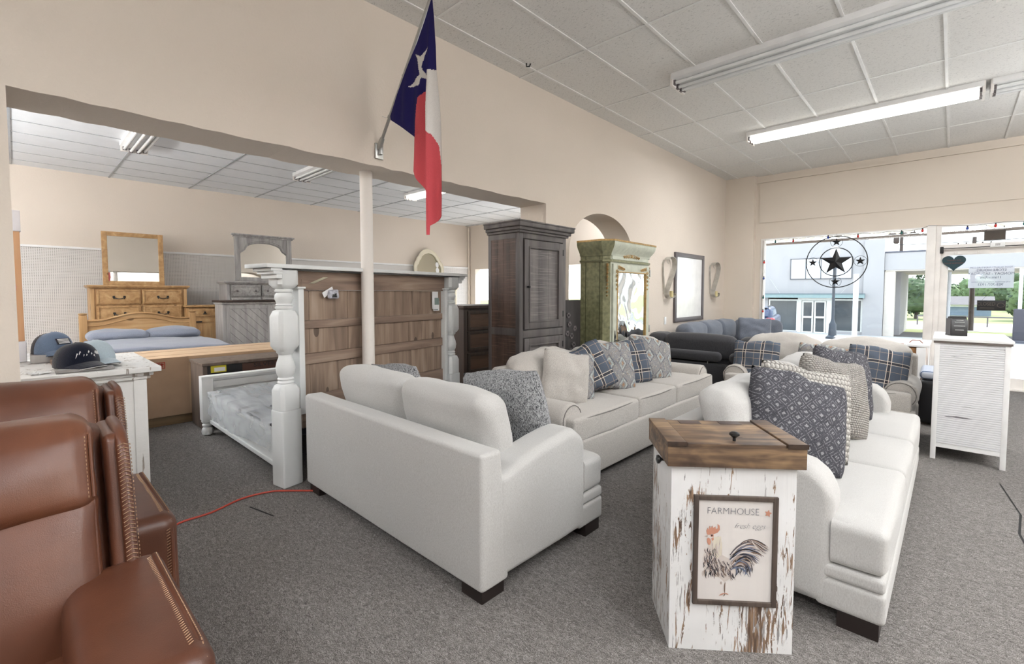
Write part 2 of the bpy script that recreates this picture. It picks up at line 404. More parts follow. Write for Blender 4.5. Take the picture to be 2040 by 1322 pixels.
# ------------------------------------------------------------------ the room
def struct(name, b, m, **k): return b.obj(name, m, None, kind='structure', **k)
def room():
    struct('floor', B().box(-11.2, 4.6, -5.1, 9.95, -.1, 0), CARPET)
    # left wall between the two rooms, with a long opening and an arch
    b = B(); X0, X1 = -3.68, -3.3
    b.box(X0, X1, -5, 0, 0, 3.7); ys = [i*.1 for i in range(41)]; ys[-1] = 4.05
    zj = [2.385+random.uniform(-.006, .006) for _ in ys]
    for i in range(len(ys)-1): b.prism([(ys[i], zj[i]), (ys[i+1], zj[i+1]), (ys[i+1], 3.7), (ys[i], 3.7)], X0, X1, 'yz')
    b.box(X0, X1, 4.05, 4.48, 0, 3.7)
    cy, a, h, z0, n = 5.23, .75, .55, 1.86, 28
    P = [(cy-a*math.cos(PI*i/n), z0+h*math.sin(PI*i/n)**.9) for i in range(n+1)]
    for (ya, za), (yb, zb) in zip(P, P[1:]): b.prism([(ya, za), (yb, zb), (yb, 3.7), (ya, 3.7)], X0, X1, 'yz')
    b.box(X0, X1, 5.98, 9.9, 0, 3.7); struct('wall_left', b, WALL, smooth=25)
    # window wall
    b = B(); b.box(-3.3, -2.78, 9.62, 9.95, 0, 3.7); b.box(-2.78, -2.68, 9.75, 9.95, 0, 3.7)
    b.box(-2.68, 4.6, 9.75, 9.95, 2.42, 3.7); b.box(-2.72, 4.6, 9.735, 9.75, 2.72, 3.46)
    b.box(-2.68, -.32, 9.75, 9.95, 0, .42); b.box(1.05, 1.3, 9.75, 9.95, 0, 2.42); b.box(1.3, 4.6, 9.75, 9.95, 0, .42); struct('wall_front', b, PIER)
    struct('trim_1', B().box(-2.8, 4.6, 9.72, 9.76, 3.47, 3.5), PIER)
    b = B(); b.box(-11.2, -3.68, 9.75, 9.95, 2.12, 3.7); b.box(-11.2, -10.75, 9.75, 9.95, 0, 2.12); b.box(-4.2, -3.68, 9.75, 9.95, 0, 2.12); b.box(-10.75, -4.2, 9.75, 9.95, 0, .5)
    for x in (-8.6, -6.4): b.box(x-.06, x+.06, 9.78, 9.9, .5, 2.12)
    struct('wall_front_room_2', b, WALL)
    struct('wall_back', B().box(-11.2, -11.03, -3.6, 9.95, 0, 3.7), WALL)
    struct('trim_2', B().box(-11.03, -11.02, -3.5, 9.7, 0, 2.15), PEG)
    struct('trim_3', B().box(-11.035, -11.0, -3.5, 9.7, 2.15, 2.19, .006), WHITE)
    struct('trim_4', B().tube([(-10.99, 9.7, .1), (-10.99, 9.7, 3.4)], .03, 8), PIER)
    struct('wall_rear_room_2', B().box(-11.2, -3.68, -3.7, -3.5, 0, 3.7), WALL)
    struct('wall_rear', B().box(-3.68, 4.6, -5.2, -5, 0, 3.7), WALL)
    struct('wall_right', B().box(4.5, 4.7, -5, 9.95, 0, 3.7), WALL)
    # ceilings
    struct('ceiling', B().box(-3.3, 4.6, -5, 9.75, 3.6, 3.7), TILE)
    b = B()
    for k in range(-7, 5): b.box(-3.3, 4.5, 3.62+1.235*k-.011, 3.62+1.235*k+.011, 3.594, 3.601)
    for k in range(0, 14): x = -3.08+.593*k; b.box(x-.011, x+.011, -5, 9.75, 3.592, 3.601)
    struct('trim_5', b, TBAR)
    struct('ceiling_room_2', B().box(-11.1, -3.68, -3.6, 9.8, 3.46, 3.6), TILE2)
    b = B()
    for k in range(-3, 9): b.box(-11.03, -3.68, 1.2*k+.01-.013, 1.2*k+.01+.013, 3.452, 3.461)
    for k in range(0, 13): x = -10.6+.6*k; b.box(x-.008, x+.008, -3.5, 9.75, 3.455, 3.461)
    struct('trim_6', b, paint('grey tee bar', srgb(168, 172, 176), .5))
    # carpet seams
    for i, pts in enumerate([[(.30, 4.9), (.36, 4.3), (.33, 3.95), (.35, 3.7)], [(.33, 2.35), (.345, 2.2), (.34, 1.95), (.355, 1.85)], [(-3.3, 1.0), (-3.05, 1.06)]]):
        b = B()
        for (xa, ya), (xb, yb) in zip(pts, pts[1:]):
            d = Vector((xb-xa, yb-ya, 0)).normalized().cross(Vector((0, 0, 1)))*random.uniform(.003, .006)
            b.poly([(xa-d.x, ya-d.y, .002), (xb-d.x, yb-d.y, .002), (xb+d.x, yb+d.y, .002), (xa+d.x, ya+d.y, .002)])
        struct('trim_%d' % (7+i), b, paint('dark seam', (.02, .02, .02), 1))
    # shop window
    r = th('window_1', '', ''); del r['label']; del r['category']; r['kind'] = 'structure'
    b = B(); b.box(-2.68, -2.62, 9.74, 9.86, .42, 2.42); b.box(-2.62, -.32, 9.74, 9.86, 2.405, 2.42); b.box(-2.62, -.32, 9.74, 9.9, .42, .48); b.obj('window_frame', FRAMEW, r)
    B().box(-2.62, -.32, 9.82, 9.826, .48, 2.405).obj('window_pane', GLASS, r)
    r = th('window_2', '', ''); del r['label']; del r['category']; r['kind'] = 'structure'
    b = B(); b.box(1.3, 1.36, 9.76, 9.86, .42, 2.42); b.box(1.36, 4.5, 9.76, 9.86, 2.37, 2.42); b.obj('window_frame', FRAMEW, r)
    B().box(1.36, 4.5, 9.82, 9.826, .42, 2.37).obj('window_pane', GLASS, r)
    struct('trim_10', B().box(-.32, -.21, 9.7, 9.92, 0, 2.44, .008), FRAMEW)
    # door with transom
    r = th('door_1', '', ''); del r['label']; del r['category']; r['kind'] = 'structure'
    b = B(); b.box(-.21, -.15, 9.74, 9.86, 0, 2.42); b.box(.97, 1.05, 9.74, 9.86, 0, 2.42); b.box(-.15, .97, 9.74, 9.86, 2.05, 2.13); b.box(-.15, .97, 9.74, 9.86, 2.405, 2.42); b.box(-.15, .97, 9.7, 9.9, 0, .02); b.obj('door_frame', FRAMEW, r)
    b = B(); b.box(-.15, -.06, 9.78, 9.82, .02, 2.05); b.box(.88, .97, 9.78, 9.82, .02, 2.05); b.box(-.06, .88, 9.78, 9.82, 1.97, 2.05); b.box(-.06, .88, 9.78, 9.82, .02, .17); b.obj('door_leaf', FRAMEW, r)
    B().box(-.06, .88, 9.797, 9.803, .17, 1.97).obj('door_pane', GLASS, r)
    B().box(-.15, .97, 9.797, 9.803, 2.13, 2.405).obj('transom_pane', GLASS, r)
    b = B(); b.box(-.16, -.12, 9.72, 9.78, 2.0, 2.1, .006); b.tube([(-.12, 9.71, 2.07), (.9, 9.71, 2.07)], .006); b.obj('closer_arm', BLACK, r)
    b = B(); b.tube([(.04, 9.74, 1.98), (.26, 9.74, 1.98)], .007); b.tube([(.04, 9.74, 1.98), (.04, 9.74, 2.02)], .01); b.tube([(.26, 9.74, 1.98), (.26, 9.74, 2.02)], .01); b.obj('closer_bracket', FRAMEW, r)
    B().tube([(.60, 9.74, .3), (.60, 9.76, .22), (.60, 9.74, .14)], .02).obj('door_stop', BLACK, r)
    # round post
    c = B().tube([(-3.53, 2.0, 0), (-3.53, 2.0, 2.39)], .05, 24).obj('support_column', plaster('white post paint', srgb(240, 234, 228), .12))
    c['label'] = 'round white steel post standing in front of the brown headboard'; c['category'] = 'column'
room()

# ceiling lamps
def lamp(name, loc, L, label, on, group):
    t = th(name, label, 'ceiling light', loc, 0, group)
    b = B(); b.prism([(-.16, .12), (.16, .12), (.16, .07), (.07, .045), (-.07, .045), (-.16, .07)], -L/2, L/2, 'yz'); b.obj('housing', WHITE, t, smooth=0)
    for s in (-1, 1): B().box(s*L/2-.012, s*L/2+.012, -.15, .15, .0, .12).obj('end_cap', FRAMEW, t)
    for y in (-.11, -.04, .04, .11): 
        z = .035 if abs(y) > .1 else .015
        B().tube([(-L/2+.03, y, z), (L/2-.03, y, z)], .017, 10).obj('fluorescent_tube', TUBEON if on else TUBEOFF, t)
        for s in (-1, 1): B().box(s*(L/2-.02)-.012, s*(L/2-.02)+.012, y-.02, y+.02, z-.02, .06).obj('lamp_holder', PEWTER, t)
    return t
lamp('strip_light', (-.98, 4.75, 3.48), 2.3, 'unlit white strip light nearest the flag, upper of the two long ones', False, 'strip lights of the front room')
lamp('strip_light', (-.98, 7.12, 3.48), 2.3, 'lit glowing strip light nearer the shop window', True, 'strip lights of the front room')
lamp('strip_light', (1.38, 7.12, 3.48), 2.3, 'strip light end to end with the glowing one, at the right edge', False, 'strip lights of the front room')
lamp('strip_light', (-7.15, 1.2, 3.34), 2.4, 'strip light in the side room, leftmost above the pine mirror', False, 'strip lights of the side room')
lamp('strip_light', (-7.15, 3.5, 3.34), 2.4, 'strip light in the side room, middle one left of the white post', False, 'strip lights of the side room')
lamp('strip_light', (-7.15, 5.75, 3.34), 2.4, 'strip light in the side room, lit one behind the flag', True, 'strip lights of the side room')
for i, (x, y, z, e) in enumerate(LAMPS_AND_FILL): light('strip_and_fill_glow', 'AREA', e, (x, y, z-.045), (0, 0, 0), (.96, .98, 1), (2.2, .3))  # seen strips, and added lights that have no fixture
for x, y, z, e in CEILING_FILL: light('ceiling_fill_light', 'AREA', e, (x, y, z), (PI, 0, 0), (.96, .98, 1), (2.2, 1.2))  # added fill aimed upward, no lamps hang here

# ------------------------------------------------------------------ sofas
def lines(b, pts, r=.004): b.tube(pts, r, 6)
def cream_sofa(name, label, loc, rz, Wd, seats, backs, group=None):
    t = th(name, label, 'sofa', loc, rz, group); D = .99; h = D/2; A = .21
    # outer back panel, slightly wedge-shaped
    def wedge(p):
        if p.y < h-.1: p.y += .05*(p.z-.07)/.6
        return p
    B().soft((0, h-.09, .375), (Wd, .18, .63), .022, 3, 6, crown=(0, .006, 0), fn=wedge, nz=.002).obj('back_frame', CREAM, t)
    for s in (-1, 1):
        def prof(p, s=s):
            y = p.y; k = (h-.18-y)/(D-.36); k = max(0, min(1, k)); top = .565+.1*(1-(1-k)**2)
            e = (-h+.19+.13)-y
            if e > 0: top -= .10*(e/.13)**2.2
            zz = .07+(p.z-.07)*(top-.07)/.6; return Vector((p.x, p.y, zz))
        B().soft((s*(Wd/2-A/2), .04, .37), (A, D-.28, .6), .05, 4, 14, crown=(.008, 0, .0), fn=prof, nz=.003).obj('arm', CREAM, t)
    b = B(); b.soft((0, -h+.12, .135), (Wd-.01, .24, .13), .022, 3, 6, crown=(0, .004, 0)); b.soft((0, -h+.12, .23), (Wd-.01, .235, .062), .02, 3, 6)
    b.box(-Wd/2+A, Wd/2-A, -h+.2, h-.17, .08, .25); b.obj('base_rail', CREAM, t)
    iw = (Wd-2*A)/seats
    for i in range(seats):
        x0 = -Wd/2+A+i*iw
        def tee(p, i=i):
            if p.y < -h+.21:
                if i == 0 and p.x < x0+iw*.3: p.x -= (A-.005)*min(1, (x0+iw*.3-p.x)/(iw*.28))
                if i == seats-1 and p.x > x0+iw*.7: p.x += (A-.005)*min(1, (p.x-x0-iw*.7)/(iw*.28))
            return p
        B().soft((x0+iw/2, -.08, .355), (iw-.004, D-.16, .19), .036, 4, 10, crown=(0, .01, .03), nz=.006, seed=i, fn=tee).obj('seat_cushion', CREAM, t)
    bw = (Wd-2*A+.1)/backs
    for i in range(backs):
        x0 = -Wd/2+A-.05+i*bw
        def lean(p): p.y += (p.z-.66)*.22; return p
        B().soft((x0+bw/2, h-.3, .665), (bw-.006, .2, .45), .075, 5, 10, crown=(.015, .035, .02), nz=.012, nsc=5, seed=i+3, fn=lean).obj('back_cushion', CREAM, t)
    for sx in (-1, 1):
        for sy in (-1, 1):
            x, y = sx*(Wd/2-.09), sy*(h-.09)
            b = B(); b.prism([(x-.07, .085), (x+.07, .085), (x+.07-.02*(sx < 0)*0, 0), (x-.07+.0, 0)], y-.07, y+.07); b.obj('leg', BLACKLEG, t)
    return t
cream_sofa('loveseat', 'cream two-cushion loveseat turned with its back to the viewer', (-2.38, 1.86, 0), PI, 1.82, 2, 2)
cream_sofa('sofa', 'long cream sofa behind the farmhouse bin, facing right', (-.645, 3.58, 0), R90, 2.56, 3, 3)

def linen_sofa(name, label, loc, rz, Wd, D, seats, backs, hb=.88):
    t = th(name, label, 'sofa', loc, rz); h = D/2; A = .25
    b = B(); b.soft((0, h-.08, .43), (Wd-.1, .16, .72), .04, 3, 6); b.obj('back_frame', LINEN, t)
    b = B(); b.box(-Wd/2+.03, Wd/2-.03, -h+.1, h-.1, .07, .3, .02); b.soft((0, -h+.06, .2), (Wd-.04, .12, .28), .015, 2, 4); b.obj('base_rail', LINEN, t)
    for s in (-1, 1):
        x = s*(Wd/2-A/2-.01)
        b = B(); b.box(x-.09, x+.09, -h+.12, h-.06, .07, .5, .03)
        def roll(p, x=x, s=s):
            a = math.atan2(p.z-.47, p.x-x); w = 1+.018*math.sin(22*a)*(1 if p.y < -h+.2 else 0); return Vector((x+(p.x-x)*w, p.y, .47+(p.z-.47)*w-.03*max(0, (p.y)/h)))
        def arm_r(y): return .128+.002*math.sin(y*60)
        ys = [-h+.1, -h+.104, -h+.115, -h+.14, -h+.2, -h+.3, 0, h-.1, h-.06, h-.05]; rs = [.1, .118, .127, .13, .129, .128, .127, .125, .11, .08]
        k0 = len(b.bm.verts); b.tube([(x, y_, .47) for y_ in ys], rs, 30)
        for v_ in list(b.bm.verts)[k0:]:
            if v_.co.y < -h+.25: v_.co = roll(v_.co)
        b.obj('arm', LINEN, t)
        b = B(); b.tube([(x+.112*math.cos(a), -h+.101, .47+.112*math.sin(a)) for a in [-.9+i*(PI+1.8)/16 for i in range(17)]], .004, 6); b.obj('arm_piping', PIPE, t)
    iw = (Wd-2*A)/seats
    for i in range(seats):
        x0 = -Wd/2+A+i*iw
        def tee(p, i=i):
            if p.y < -h+.14:
                if i == 0 and p.x < x0+iw*.3: p.x -= .2*min(1, (x0+iw*.3-p.x)/(iw*.28))
                if i == seats-1 and p.x > x0+iw*.7: p.x += .2*min(1, (p.x-x0-iw*.7)/(iw*.28))
            return p
        c = B().soft((x0+iw/2, -.08, .415), (iw-.006, D-.2, .18), .03, 3, 10, crown=(0, .006, .022), nz=.004, seed=i, fn=tee).obj('seat_cushion', LINEN, t)
        xa = x0+.02-(.2 if i == 0 else 0); xb = x0+iw-.02+(.2 if i == seats-1 else 0)
        b = B()
        for z in (.49, .338): b.tube([(xa, -h+.14, z), (xa+.01, -h+.03, z), ((xa+xb)/2, -h+.012, z), (xb-.01, -h+.03, z), (xb, -h+.14, z)], .0045, 6)
        b.obj('piping', PIPE, c)
    bw = (Wd-2*A+.3)/backs
    for i in range(backs):
        x0 = -Wd/2+A-.15+i*bw; md = (i-(backs-1)/2)
        def lean(p): p.y += (p.z-.6)*.3; p.z -= .03*abs(p.x-x0-bw/2)/bw*2*max(0, (p.z-.6)/.25); return p
        B().soft((x0+bw/2, h-.27, hb-.2), (bw+.01, .21, .43), .09, 5, 12, crown=(.01, .05, .03), nz=.03, nsc=6, seed=i+11, fn=lean).obj('back_cushion', LINEN, t)
    for sx in (-1, 1):
        for sy in (-1, 1): B().lathe([(.018, 0), (.03, .03), (.032, .075)], (sx*(Wd/2-.1), sy*(h-.12), 0), 12).obj('foot', BLACKLEG, t)
    return t
linen_sofa('sofa', 'light grey rolled-arm sofa lined with six blue and patterned pillows', (-2.32, 3.97, 0), R90, 2.72, .88, 3, 3)
linen_sofa('sofa', 'light grey rolled-arm loveseat in front of the shop window', (-1.03, 5.83, 0), 0, 1.7, .9, 2, 2, .9)

# charcoal sectional
def charcoal():
    t = th('sectional_sofa', 'charcoal plush sectional with its back to the viewer, near the left wall', 'sofa', (0, 0, 0))
    b = B(); b.soft((-2.62, 6.33, .24), (1.04, .16, .44), .03, 3, 5); b.soft((-1.55, 6.33, .24), (1.04, .16, .44), .03, 3, 5); b.box(-3.15, -1.05, 6.4, 7.25, .06, .4, .03); b.box(-3.2, -2.3, 7.2, 9.3, .06, .4, .03); b.obj('base', CHAR, t)
    for x, w in ((-2.5, .98), (-1.53, .92)):
        o = B().soft((x, 6.42, .68), (w, .22, .3), .1, 5, 8, crown=(0, .02, .02), nz=.008, seed=int(x*10)).obj('back_panel', CHAR, t)
    for x, w in ((-2.62, .92), (-1.66, .8)):
        o = B().soft((x, 6.27, .56), (w, .13, .135), .062, 5, 10, nz=.003).obj('bolster', CHAR, t)
        b = B()
        for dx in (-.28, .28): b.tube([(x+dx, 6.28, .44), (x+dx, 6.28, .52)], .007, 8)
        b.obj('metal_pin', METAL, o)
    B().soft((-3.1, 6.5, .68), (.3, .36, .3), .1, 4, 6, nz=.008).obj('arm', CHAR, t)
    for i, y in enumerate((7.3, 8.0, 8.7)):
        B().soft((-2.98, y, .74), (.26, .7, .36), .1, 4, 8, crown=(.03, .01, .02), nz=.015, seed=i).obj('back_cushion', CHAR_LIT, t)
        B().soft((-2.62, y, .45), (.7, .69, .15), .05, 4, 6, crown=(0, 0, .02)).obj('seat_cushion', CHAR, t)
    for i, x in enumerate((-2.5, -1.6)): B().soft((x, 6.75, .45), (.86, .7, .15), .05, 4, 6, crown=(0, 0, .02)).obj('seat_cushion', CHAR, t)
    B().soft((-2.55, 9.2, .7), (.8, .22, .42), .1, 4, 8, crown=(0, .02, .02), nz=.015, seed=5).obj('back_cushion', CHAR_LIT, t)
charcoal()

# ------------------------------------------------------------------ throw pillows
def pillow(label, mat, w, h, tk, loc, rot, group=None, seed=0, backmat=None, n=22):
    b = B(); V = {}
    for s in (-1, 1):
        for i in range(n+1):
            for j in range(n+1):
                u, v = -1+2*i/n, -1+2*j/n; ed = i in (0, n) or j in (0, n)
                if ed and s > 0: V[s, i, j] = V[-1, i, j]; continue
                cr = 1-.05*(u*u*v*v)**2; x = w/2*u*(1-.05*(1-v*v))*cr; z = h/2+h/2*v*(1-.05*(1-u*u))*cr+.018*v*math.sin(u*3+seed)*(1-abs(u))
                q = max(0, (1-u*u)*(1-v*v))**.36; y = s*tk*.58*q
                nn = noise.noise(Vector((u*2.2+seed, v*2.2, s+seed)))
                y += s*nn*.028*q; z += noise.noise(Vector((u*3, seed, v*2)))*.012
                V[s, i, j] = b.v((x, y, z))
    for i in range(n):
        for j in range(n):
            b.f([V[-1, i, j], V[-1, i+1, j], V[-1, i+1, j+1], V[-1, i, j+1]], 0); b.f([V[1, i, j], V[1, i, j+1], V[1, i+1, j+1], V[1, i+1, j]], 1)
    for v in b.bm.verts: v.co.z -= h/2
    o = b.obj('throw_pillow', [mat, backmat or mat], None, smooth=0, loc=loc, rot=rot)
    for p in o.data.polygons: p.use_smooth = True
    o['label'] = label; o['category'] = 'pillow'
    if group: o['group'] = group
    return o
R = math.radians
def face(nx, ny): return math.atan2(nx, -ny)
# on the loveseat
g = 'tweed pillows on the cream loveseat'
pillow('charcoal tweed pillow at the loveseat end by the white post', TWEED, .5, .44, .17, (-2.97, 1.93, .67), (R(16), R(-3), R(8)), g, 1, TWEEDL)
pillow('charcoal tweed pillow leaning over the loveseat arm nearest the grey sofa', TWEED, .55, .52, .22, (-1.9, 1.98, .70), (R(14), R(-7), R(10)), g, 2, TWEEDL)
# on the grey sofa
g = 'pillows in a row on the light grey sofa'
pillow('plain beige back of a throw pillow, first by the near arm', LINEN, .42, .45, .17, (-2.26, 3.03, .71), (R(-14), R(10), face(.86, -.5)), g, 3)
pillow('medallion print pillow half hidden behind the plain beige one', DAMASK, .44, .42, .16, (-2.32, 3.17, .7), (R(-18), R(4), face(.75, -.66)), g, 4)
pillow('blue plaid pillow between two medallion print ones, nearer', PLAID, .46, .44, .15, (-2.3, 3.38, .73), (R(-20), R(-22), face(.86, -.5)), g, 5)
pillow('medallion print pillow in the middle of the row', DAMASK, .5, .48, .17, (-2.3, 3.78, .72), (R(-22), R(4), face(.9, -.42)), g, 6)
pillow('blue plaid pillow between two medallion print ones, farther', PLAID, .46, .44, .15, (-2.32, 4.14, .71), (R(-20), R(-5), face(.85, -.5)), g, 7)
pillow('medallion print pillow last in the row by the far arm', DAMASK, .52, .46, .17, (-2.3, 4.56, .71), (R(-24), R(12), face(.85, -.52)), g, 8)
# on the long cream sofa
g = 'pillows on the long cream sofa'
pillow('dark diamond woven pillow, nearest one behind the bin', DIAM, .52, .52, .2, (-.58, 2.78, .725), (R(-22), R(14), face(.62, -.78)), g, 9)
pillow('chunky knit pillow peeking out behind the nearest dark one', KNIT, .52, .52, .16, (-.58, 2.98, .74), (R(-16), R(10), face(.66, -.75)), g, 10)
pillow('light chunky knit pillow standing alone in the middle', KNIT2, .52, .52, .18, (-.53, 3.56, .73), (R(-14), R(12), face(.85, -.52)), g, 11)
pillow('dark diamond woven pillow leaning at the far arm', DIAM, .52, .52, .17, (-.56, 4.1, .74), (R(-14), R(10), face(.86, -.5)), g, 12)
# on the window loveseat
g = 'pillows on the loveseat by the window'
pillow('blue plaid pillow at the left end of the window loveseat', PLAID, .48, .42, .15, (-1.58, 5.66, .66), (R(-18), 0, R(4)), g, 13)
pillow('medallion print pillow in the middle of the window loveseat', DAMASK, .46, .42, .15, (-.97, 5.68, .66), (R(-18), R(5), R(0)), g, 14)
pillow('blue plaid pillow at the right arm of the window loveseat', PLAID, .5, .46, .16, (-.5, 5.6, .66), (R(-18), R(8), R(12)), g, 15)
pillow('charcoal plush pillow propped up at the far end of the sectional', CHAR_LIT, .5, .4, .16, (-2.32, 8.2, .8), (R(-12), 0, R(20)), None, 16)

# ------------------------------------------------------------------ farmhouse bin
def bin_():
    t = th('trash_bin', 'farmhouse tilt-lid bin of flaking white boards with a rooster picture on its front', 'bin', (-.77, 1.72, 0), math.atan2(.292, .363))
    W_, D_ = .466, .30
    b = B(); b.box(0, W_, 0, .016, 0, .74); b.box(0, .016, .016, D_, .0, .74); b.box(W_-.016, W_, .016, D_, .0, .74); b.box(.016, W_-.016, D_-.016, D_, 0, .74); b.box(.016, W_-.016, .016, D_-.016, .04, .05); b.obj('body', WHITEB, t)
    b = B(); b.box(-.02, W_+.025, -.02, .005, .735, .815, .002); b.box(-.02, W_+.025, D_+.0, D_+.02, .735, .815, .002); b.box(-.02, .0, .005, D_, .735, .815, .002); b.box(W_+.005, W_+.025, .005, D_, .735, .815, .002); b.box(.0, W_+.005, .005, D_, .79, .8); b.obj('lid_rim', LIDW, t)
    b = B(); b.box(.052, W_-.05, -.02, D_+.01, .81, .828, .003); b.obj('lid', LIDW, t)
    for xa, xb in ((-.022, .05), (W_-.045, W_+.028)): B().box(xa, xb, -.022, D_+.02, .815, .832, .003).obj('lid_end_board', LIDW, t)
    B().box(-.0225, .051, -.0235, -.0215, .8145, .8325).obj('dark_board_end', DARKL, t); B().box(W_-.046, W_+.029, -.0235, -.0215, .8145, .8325).obj('dark_board_end', DARKL, t)
    hm = paint('brown hinge', srgb(72, 56, 52), .4)
    for x in (.1, .27): B().box(x, x+.09, D_-.05, D_-.005, .826, .8295, .001).obj('hinge', hm, t)
    B().lathe([(.006, 0), (.006, .012), (.010, .016), (.019, .024), (.018, .031), (.01, .036), (.001, .037)], (.24, .02, .828), 16).obj('knob', BLACK, t)
    B(Matrix.Translation((0, .1, .72)) @ Matrix.Rotation(-R90, 4, 'Y')).lathe([(.006, 0), (.006, .014), (.010, .018), (.018, .026), (.017, .033), (.001, .038)], (0, 0, 0), 16).obj('side_knob', BLACK, t)
    # picture
    fx0, fx1, fz0, fz1 = .085, .398, .19, .622
    FR = wood('driftwood frame', srgb(60, 50, 46), srgb(94, 82, 74), None, 2, 2, .6, False)
    f = B(); w = .018
    f.box(fx0, fx0+w, -.012, 0, fz0, fz1, .002); f.box(fx1-w, fx1, -.012, 0, fz0, fz1, .002); f.box(fx0+w, fx1-w, -.012, 0, fz0, fz0+w, .002); f.box(fx0+w, fx1-w, -.012, 0, fz1-w, fz1, .002)
    fo = f.obj('picture_frame', FR, t)
    B().box(fx0+w, fx1-w, -.004, -.001, fz0+w, fz1-w).obj('print_sheet', wood('whitewashed print', srgb(206, 200, 197), srgb(222, 217, 214), None, 2, .5, .8, False, .02), fo)
    px0, pz0, pw, ph = fx0+w, fz1-w, fx1-fx0-2*w, fz1-fz0-2*w
    def P(u, v, d): return (px0+(u-60)/865*pw, -.0042-d, pz0-(v-75)/1140*ph)
    pal = [srgb(34, 34, 42), srgb(96, 88, 92), srgb(206, 196, 190), srgb(122, 98, 84), srgb(196, 140, 118), srgb(112, 120, 142), srgb(178, 164, 156), srgb(214, 206, 190)]
    mats = [paint('print ink %s' % n_, c, .8, var=.05) for n_, c in zip(('black', 'grey', 'cream', 'umber', 'red', 'blue', 'taupe', 'straw'), pal)]
    b = B(); rnd = random.Random(4); cnt = [0]
    def blob(pts, mi):
        cnt[0] += 1; b.poly([P(u, v, cnt[0]*4e-6) for u, v in pts], mi)
    def stroke(x0, y0, x1, y1, cx, cy, w, mi, n=7):
        cnt[0] += 1; L = []; Rr = []
        for i in range(n+1):
            q = i/n; x = (1-q)**2*x0+2*q*(1-q)*cx+q*q*x1; y = (1-q)**2*y0+2*q*(1-q)*cy+q*q*y1
            dx = 2*(1-q)*(cx-x0)+2*q*(x1-cx); dy = 2*(1-q)*(cy-y0)+2*q*(y1-cy); l = math.hypot(dx, dy) or 1
            ww = w*math.sin(PI*min(1, .12+q*.86))**.7; L.append((x-dy/l*ww, y+dx/l*ww)); Rr.append((x+dy/l*ww, y-dx/l*ww))
        for i in range(n): b.poly([P(*L[i], cnt[0]*4e-6), P(*L[i+1], cnt[0]*4e-6), P(*Rr[i+1], cnt[0]*4e-6), P(*Rr[i], cnt[0]*4e-6)], mi)
    # body wash, neck, breast
    blob([(190, 590), (300, 480), (345, 560), (350, 700), (430, 740), (500, 800), (520, 870), (480, 930), (420, 985), (380, 1010), (320, 960), (250, 950), (180, 900), (125, 850), (118, 740), (150, 650)], 2)
    blob([(200, 600), (240, 500), (330, 490), (345, 600), (340, 700), (290, 740), (230, 690)], 7)
    for i in range(120):
        a = rnd.random(); x = 130+a*120+rnd.uniform(-10, 60); y = 620+rnd.random()*300; stroke(x, y, x+rnd.uniform(-14, 24), y+rnd.uniform(30, 75), x-12, y+30, rnd.uniform(2, 6), rnd.choice((0, 0, 1, 1, 6, 3)))
    for i in range(100):
        x = 240+rnd.random()*240; y = 730+rnd.random()*150+(x-240)*.25; stroke(x, y, x+rnd.uniform(5, 45), y+rnd.uniform(30, 80), x+5, y+40, rnd.uniform(2, 7), rnd.choice((0, 1, 1, 3, 6, 2)))
    for i in range(26):
        x = 215+rnd.random()*110; y = 500+rnd.random()*120; stroke(x, y, x+rnd.uniform(-10, 30), y+rnd.uniform(60, 150), x-6, y+60, rnd.uniform(2, 5), rnd.choice((2, 6, 7, 2)))
    # tail plumes: long arching feathers
    for i in range(54):
        k = i/53; x0, y0 = 440+rnd.uniform(-10, 60), 690+k*170; x1 = 900-k*230+rnd.uniform(-60, 20); y1 = 590+k*330+rnd.uniform(-40, 40)
        stroke(x0, y0, x1, y1, 600+rnd.uniform(-30, 90)-k*60, 460+k*290+rnd.uniform(-30, 50), rnd.uniform(4, 11), rnd.choice((0, 0, 1, 2, 5, 6, 3)), 9)
    for i in range(10): stroke(560+i*14, 560-i*5, 880-i*4, 590+i*9, 690, 450+i*12, 6, (0, 3, 6, 1, 2)[i % 5], 9)
    for i in range(26):
        x = 500+rnd.random()*190; y = 800+rnd.random()*70; stroke(x, y, x+rnd.uniform(-20, 40), y+rnd.uniform(50, 95), x+20, y+30, rnd.uniform(2, 7), rnd.choice((0, 0, 5, 5, 1)))
    # head
    blob([(165, 470), (155, 430), (170, 395), (182, 415), (192, 370), (205, 400), (225, 365), (235, 395), (262, 375), (265, 405), (288, 395), (285, 345), (310, 365), (315, 410), (290, 445), (250, 462), (215, 462), (190, 475)], 4)
    blob([(165, 520), (180, 505), (205, 520), (215, 555), (200, 590), (180, 585), (166, 555)], 4); blob([(215, 512), (240, 500), (245, 525), (225, 545)], 4)
    blob([(130, 490), (175, 480), (170, 502)], 6); blob([(200, 470), (240, 465), (245, 492), (210, 498)], 4); blob([(212, 474), (232, 472), (230, 490), (214, 490)], 0)
    # leg and foot
    stroke(388, 1010, 388, 1140, 380, 1080, 7, 3); stroke(388, 1135, 320, 1165, 350, 1145, 7, 4); stroke(390, 1138, 430, 1150, 410, 1138, 6, 4); stroke(388, 1140, 370, 1172, 385, 1160, 5, 3)
    blob([(330, 1005), (345, 1000), (352, 1020), (345, 1038), (330, 1030)], 6)
    # star bloom
    blob([(868+(44 if k % 2 == 0 else 22)*math.sin(k*PI/5+.2), 208-(44 if k % 2 == 0 else 22)*math.cos(k*PI/5+.2)) for k in range(10)], 4)
    b.obj('rooster_print', mats, fo, smooth=0)
    ink = paint('slate lettering', srgb(98, 102, 112), .8)
    text('FARMHOUSE', .038, ink, 'lettering', fo, Matrix.Translation(P(462, 200, 2e-3)) @ STAND, .0002, 0, .9, thin=-.0009)
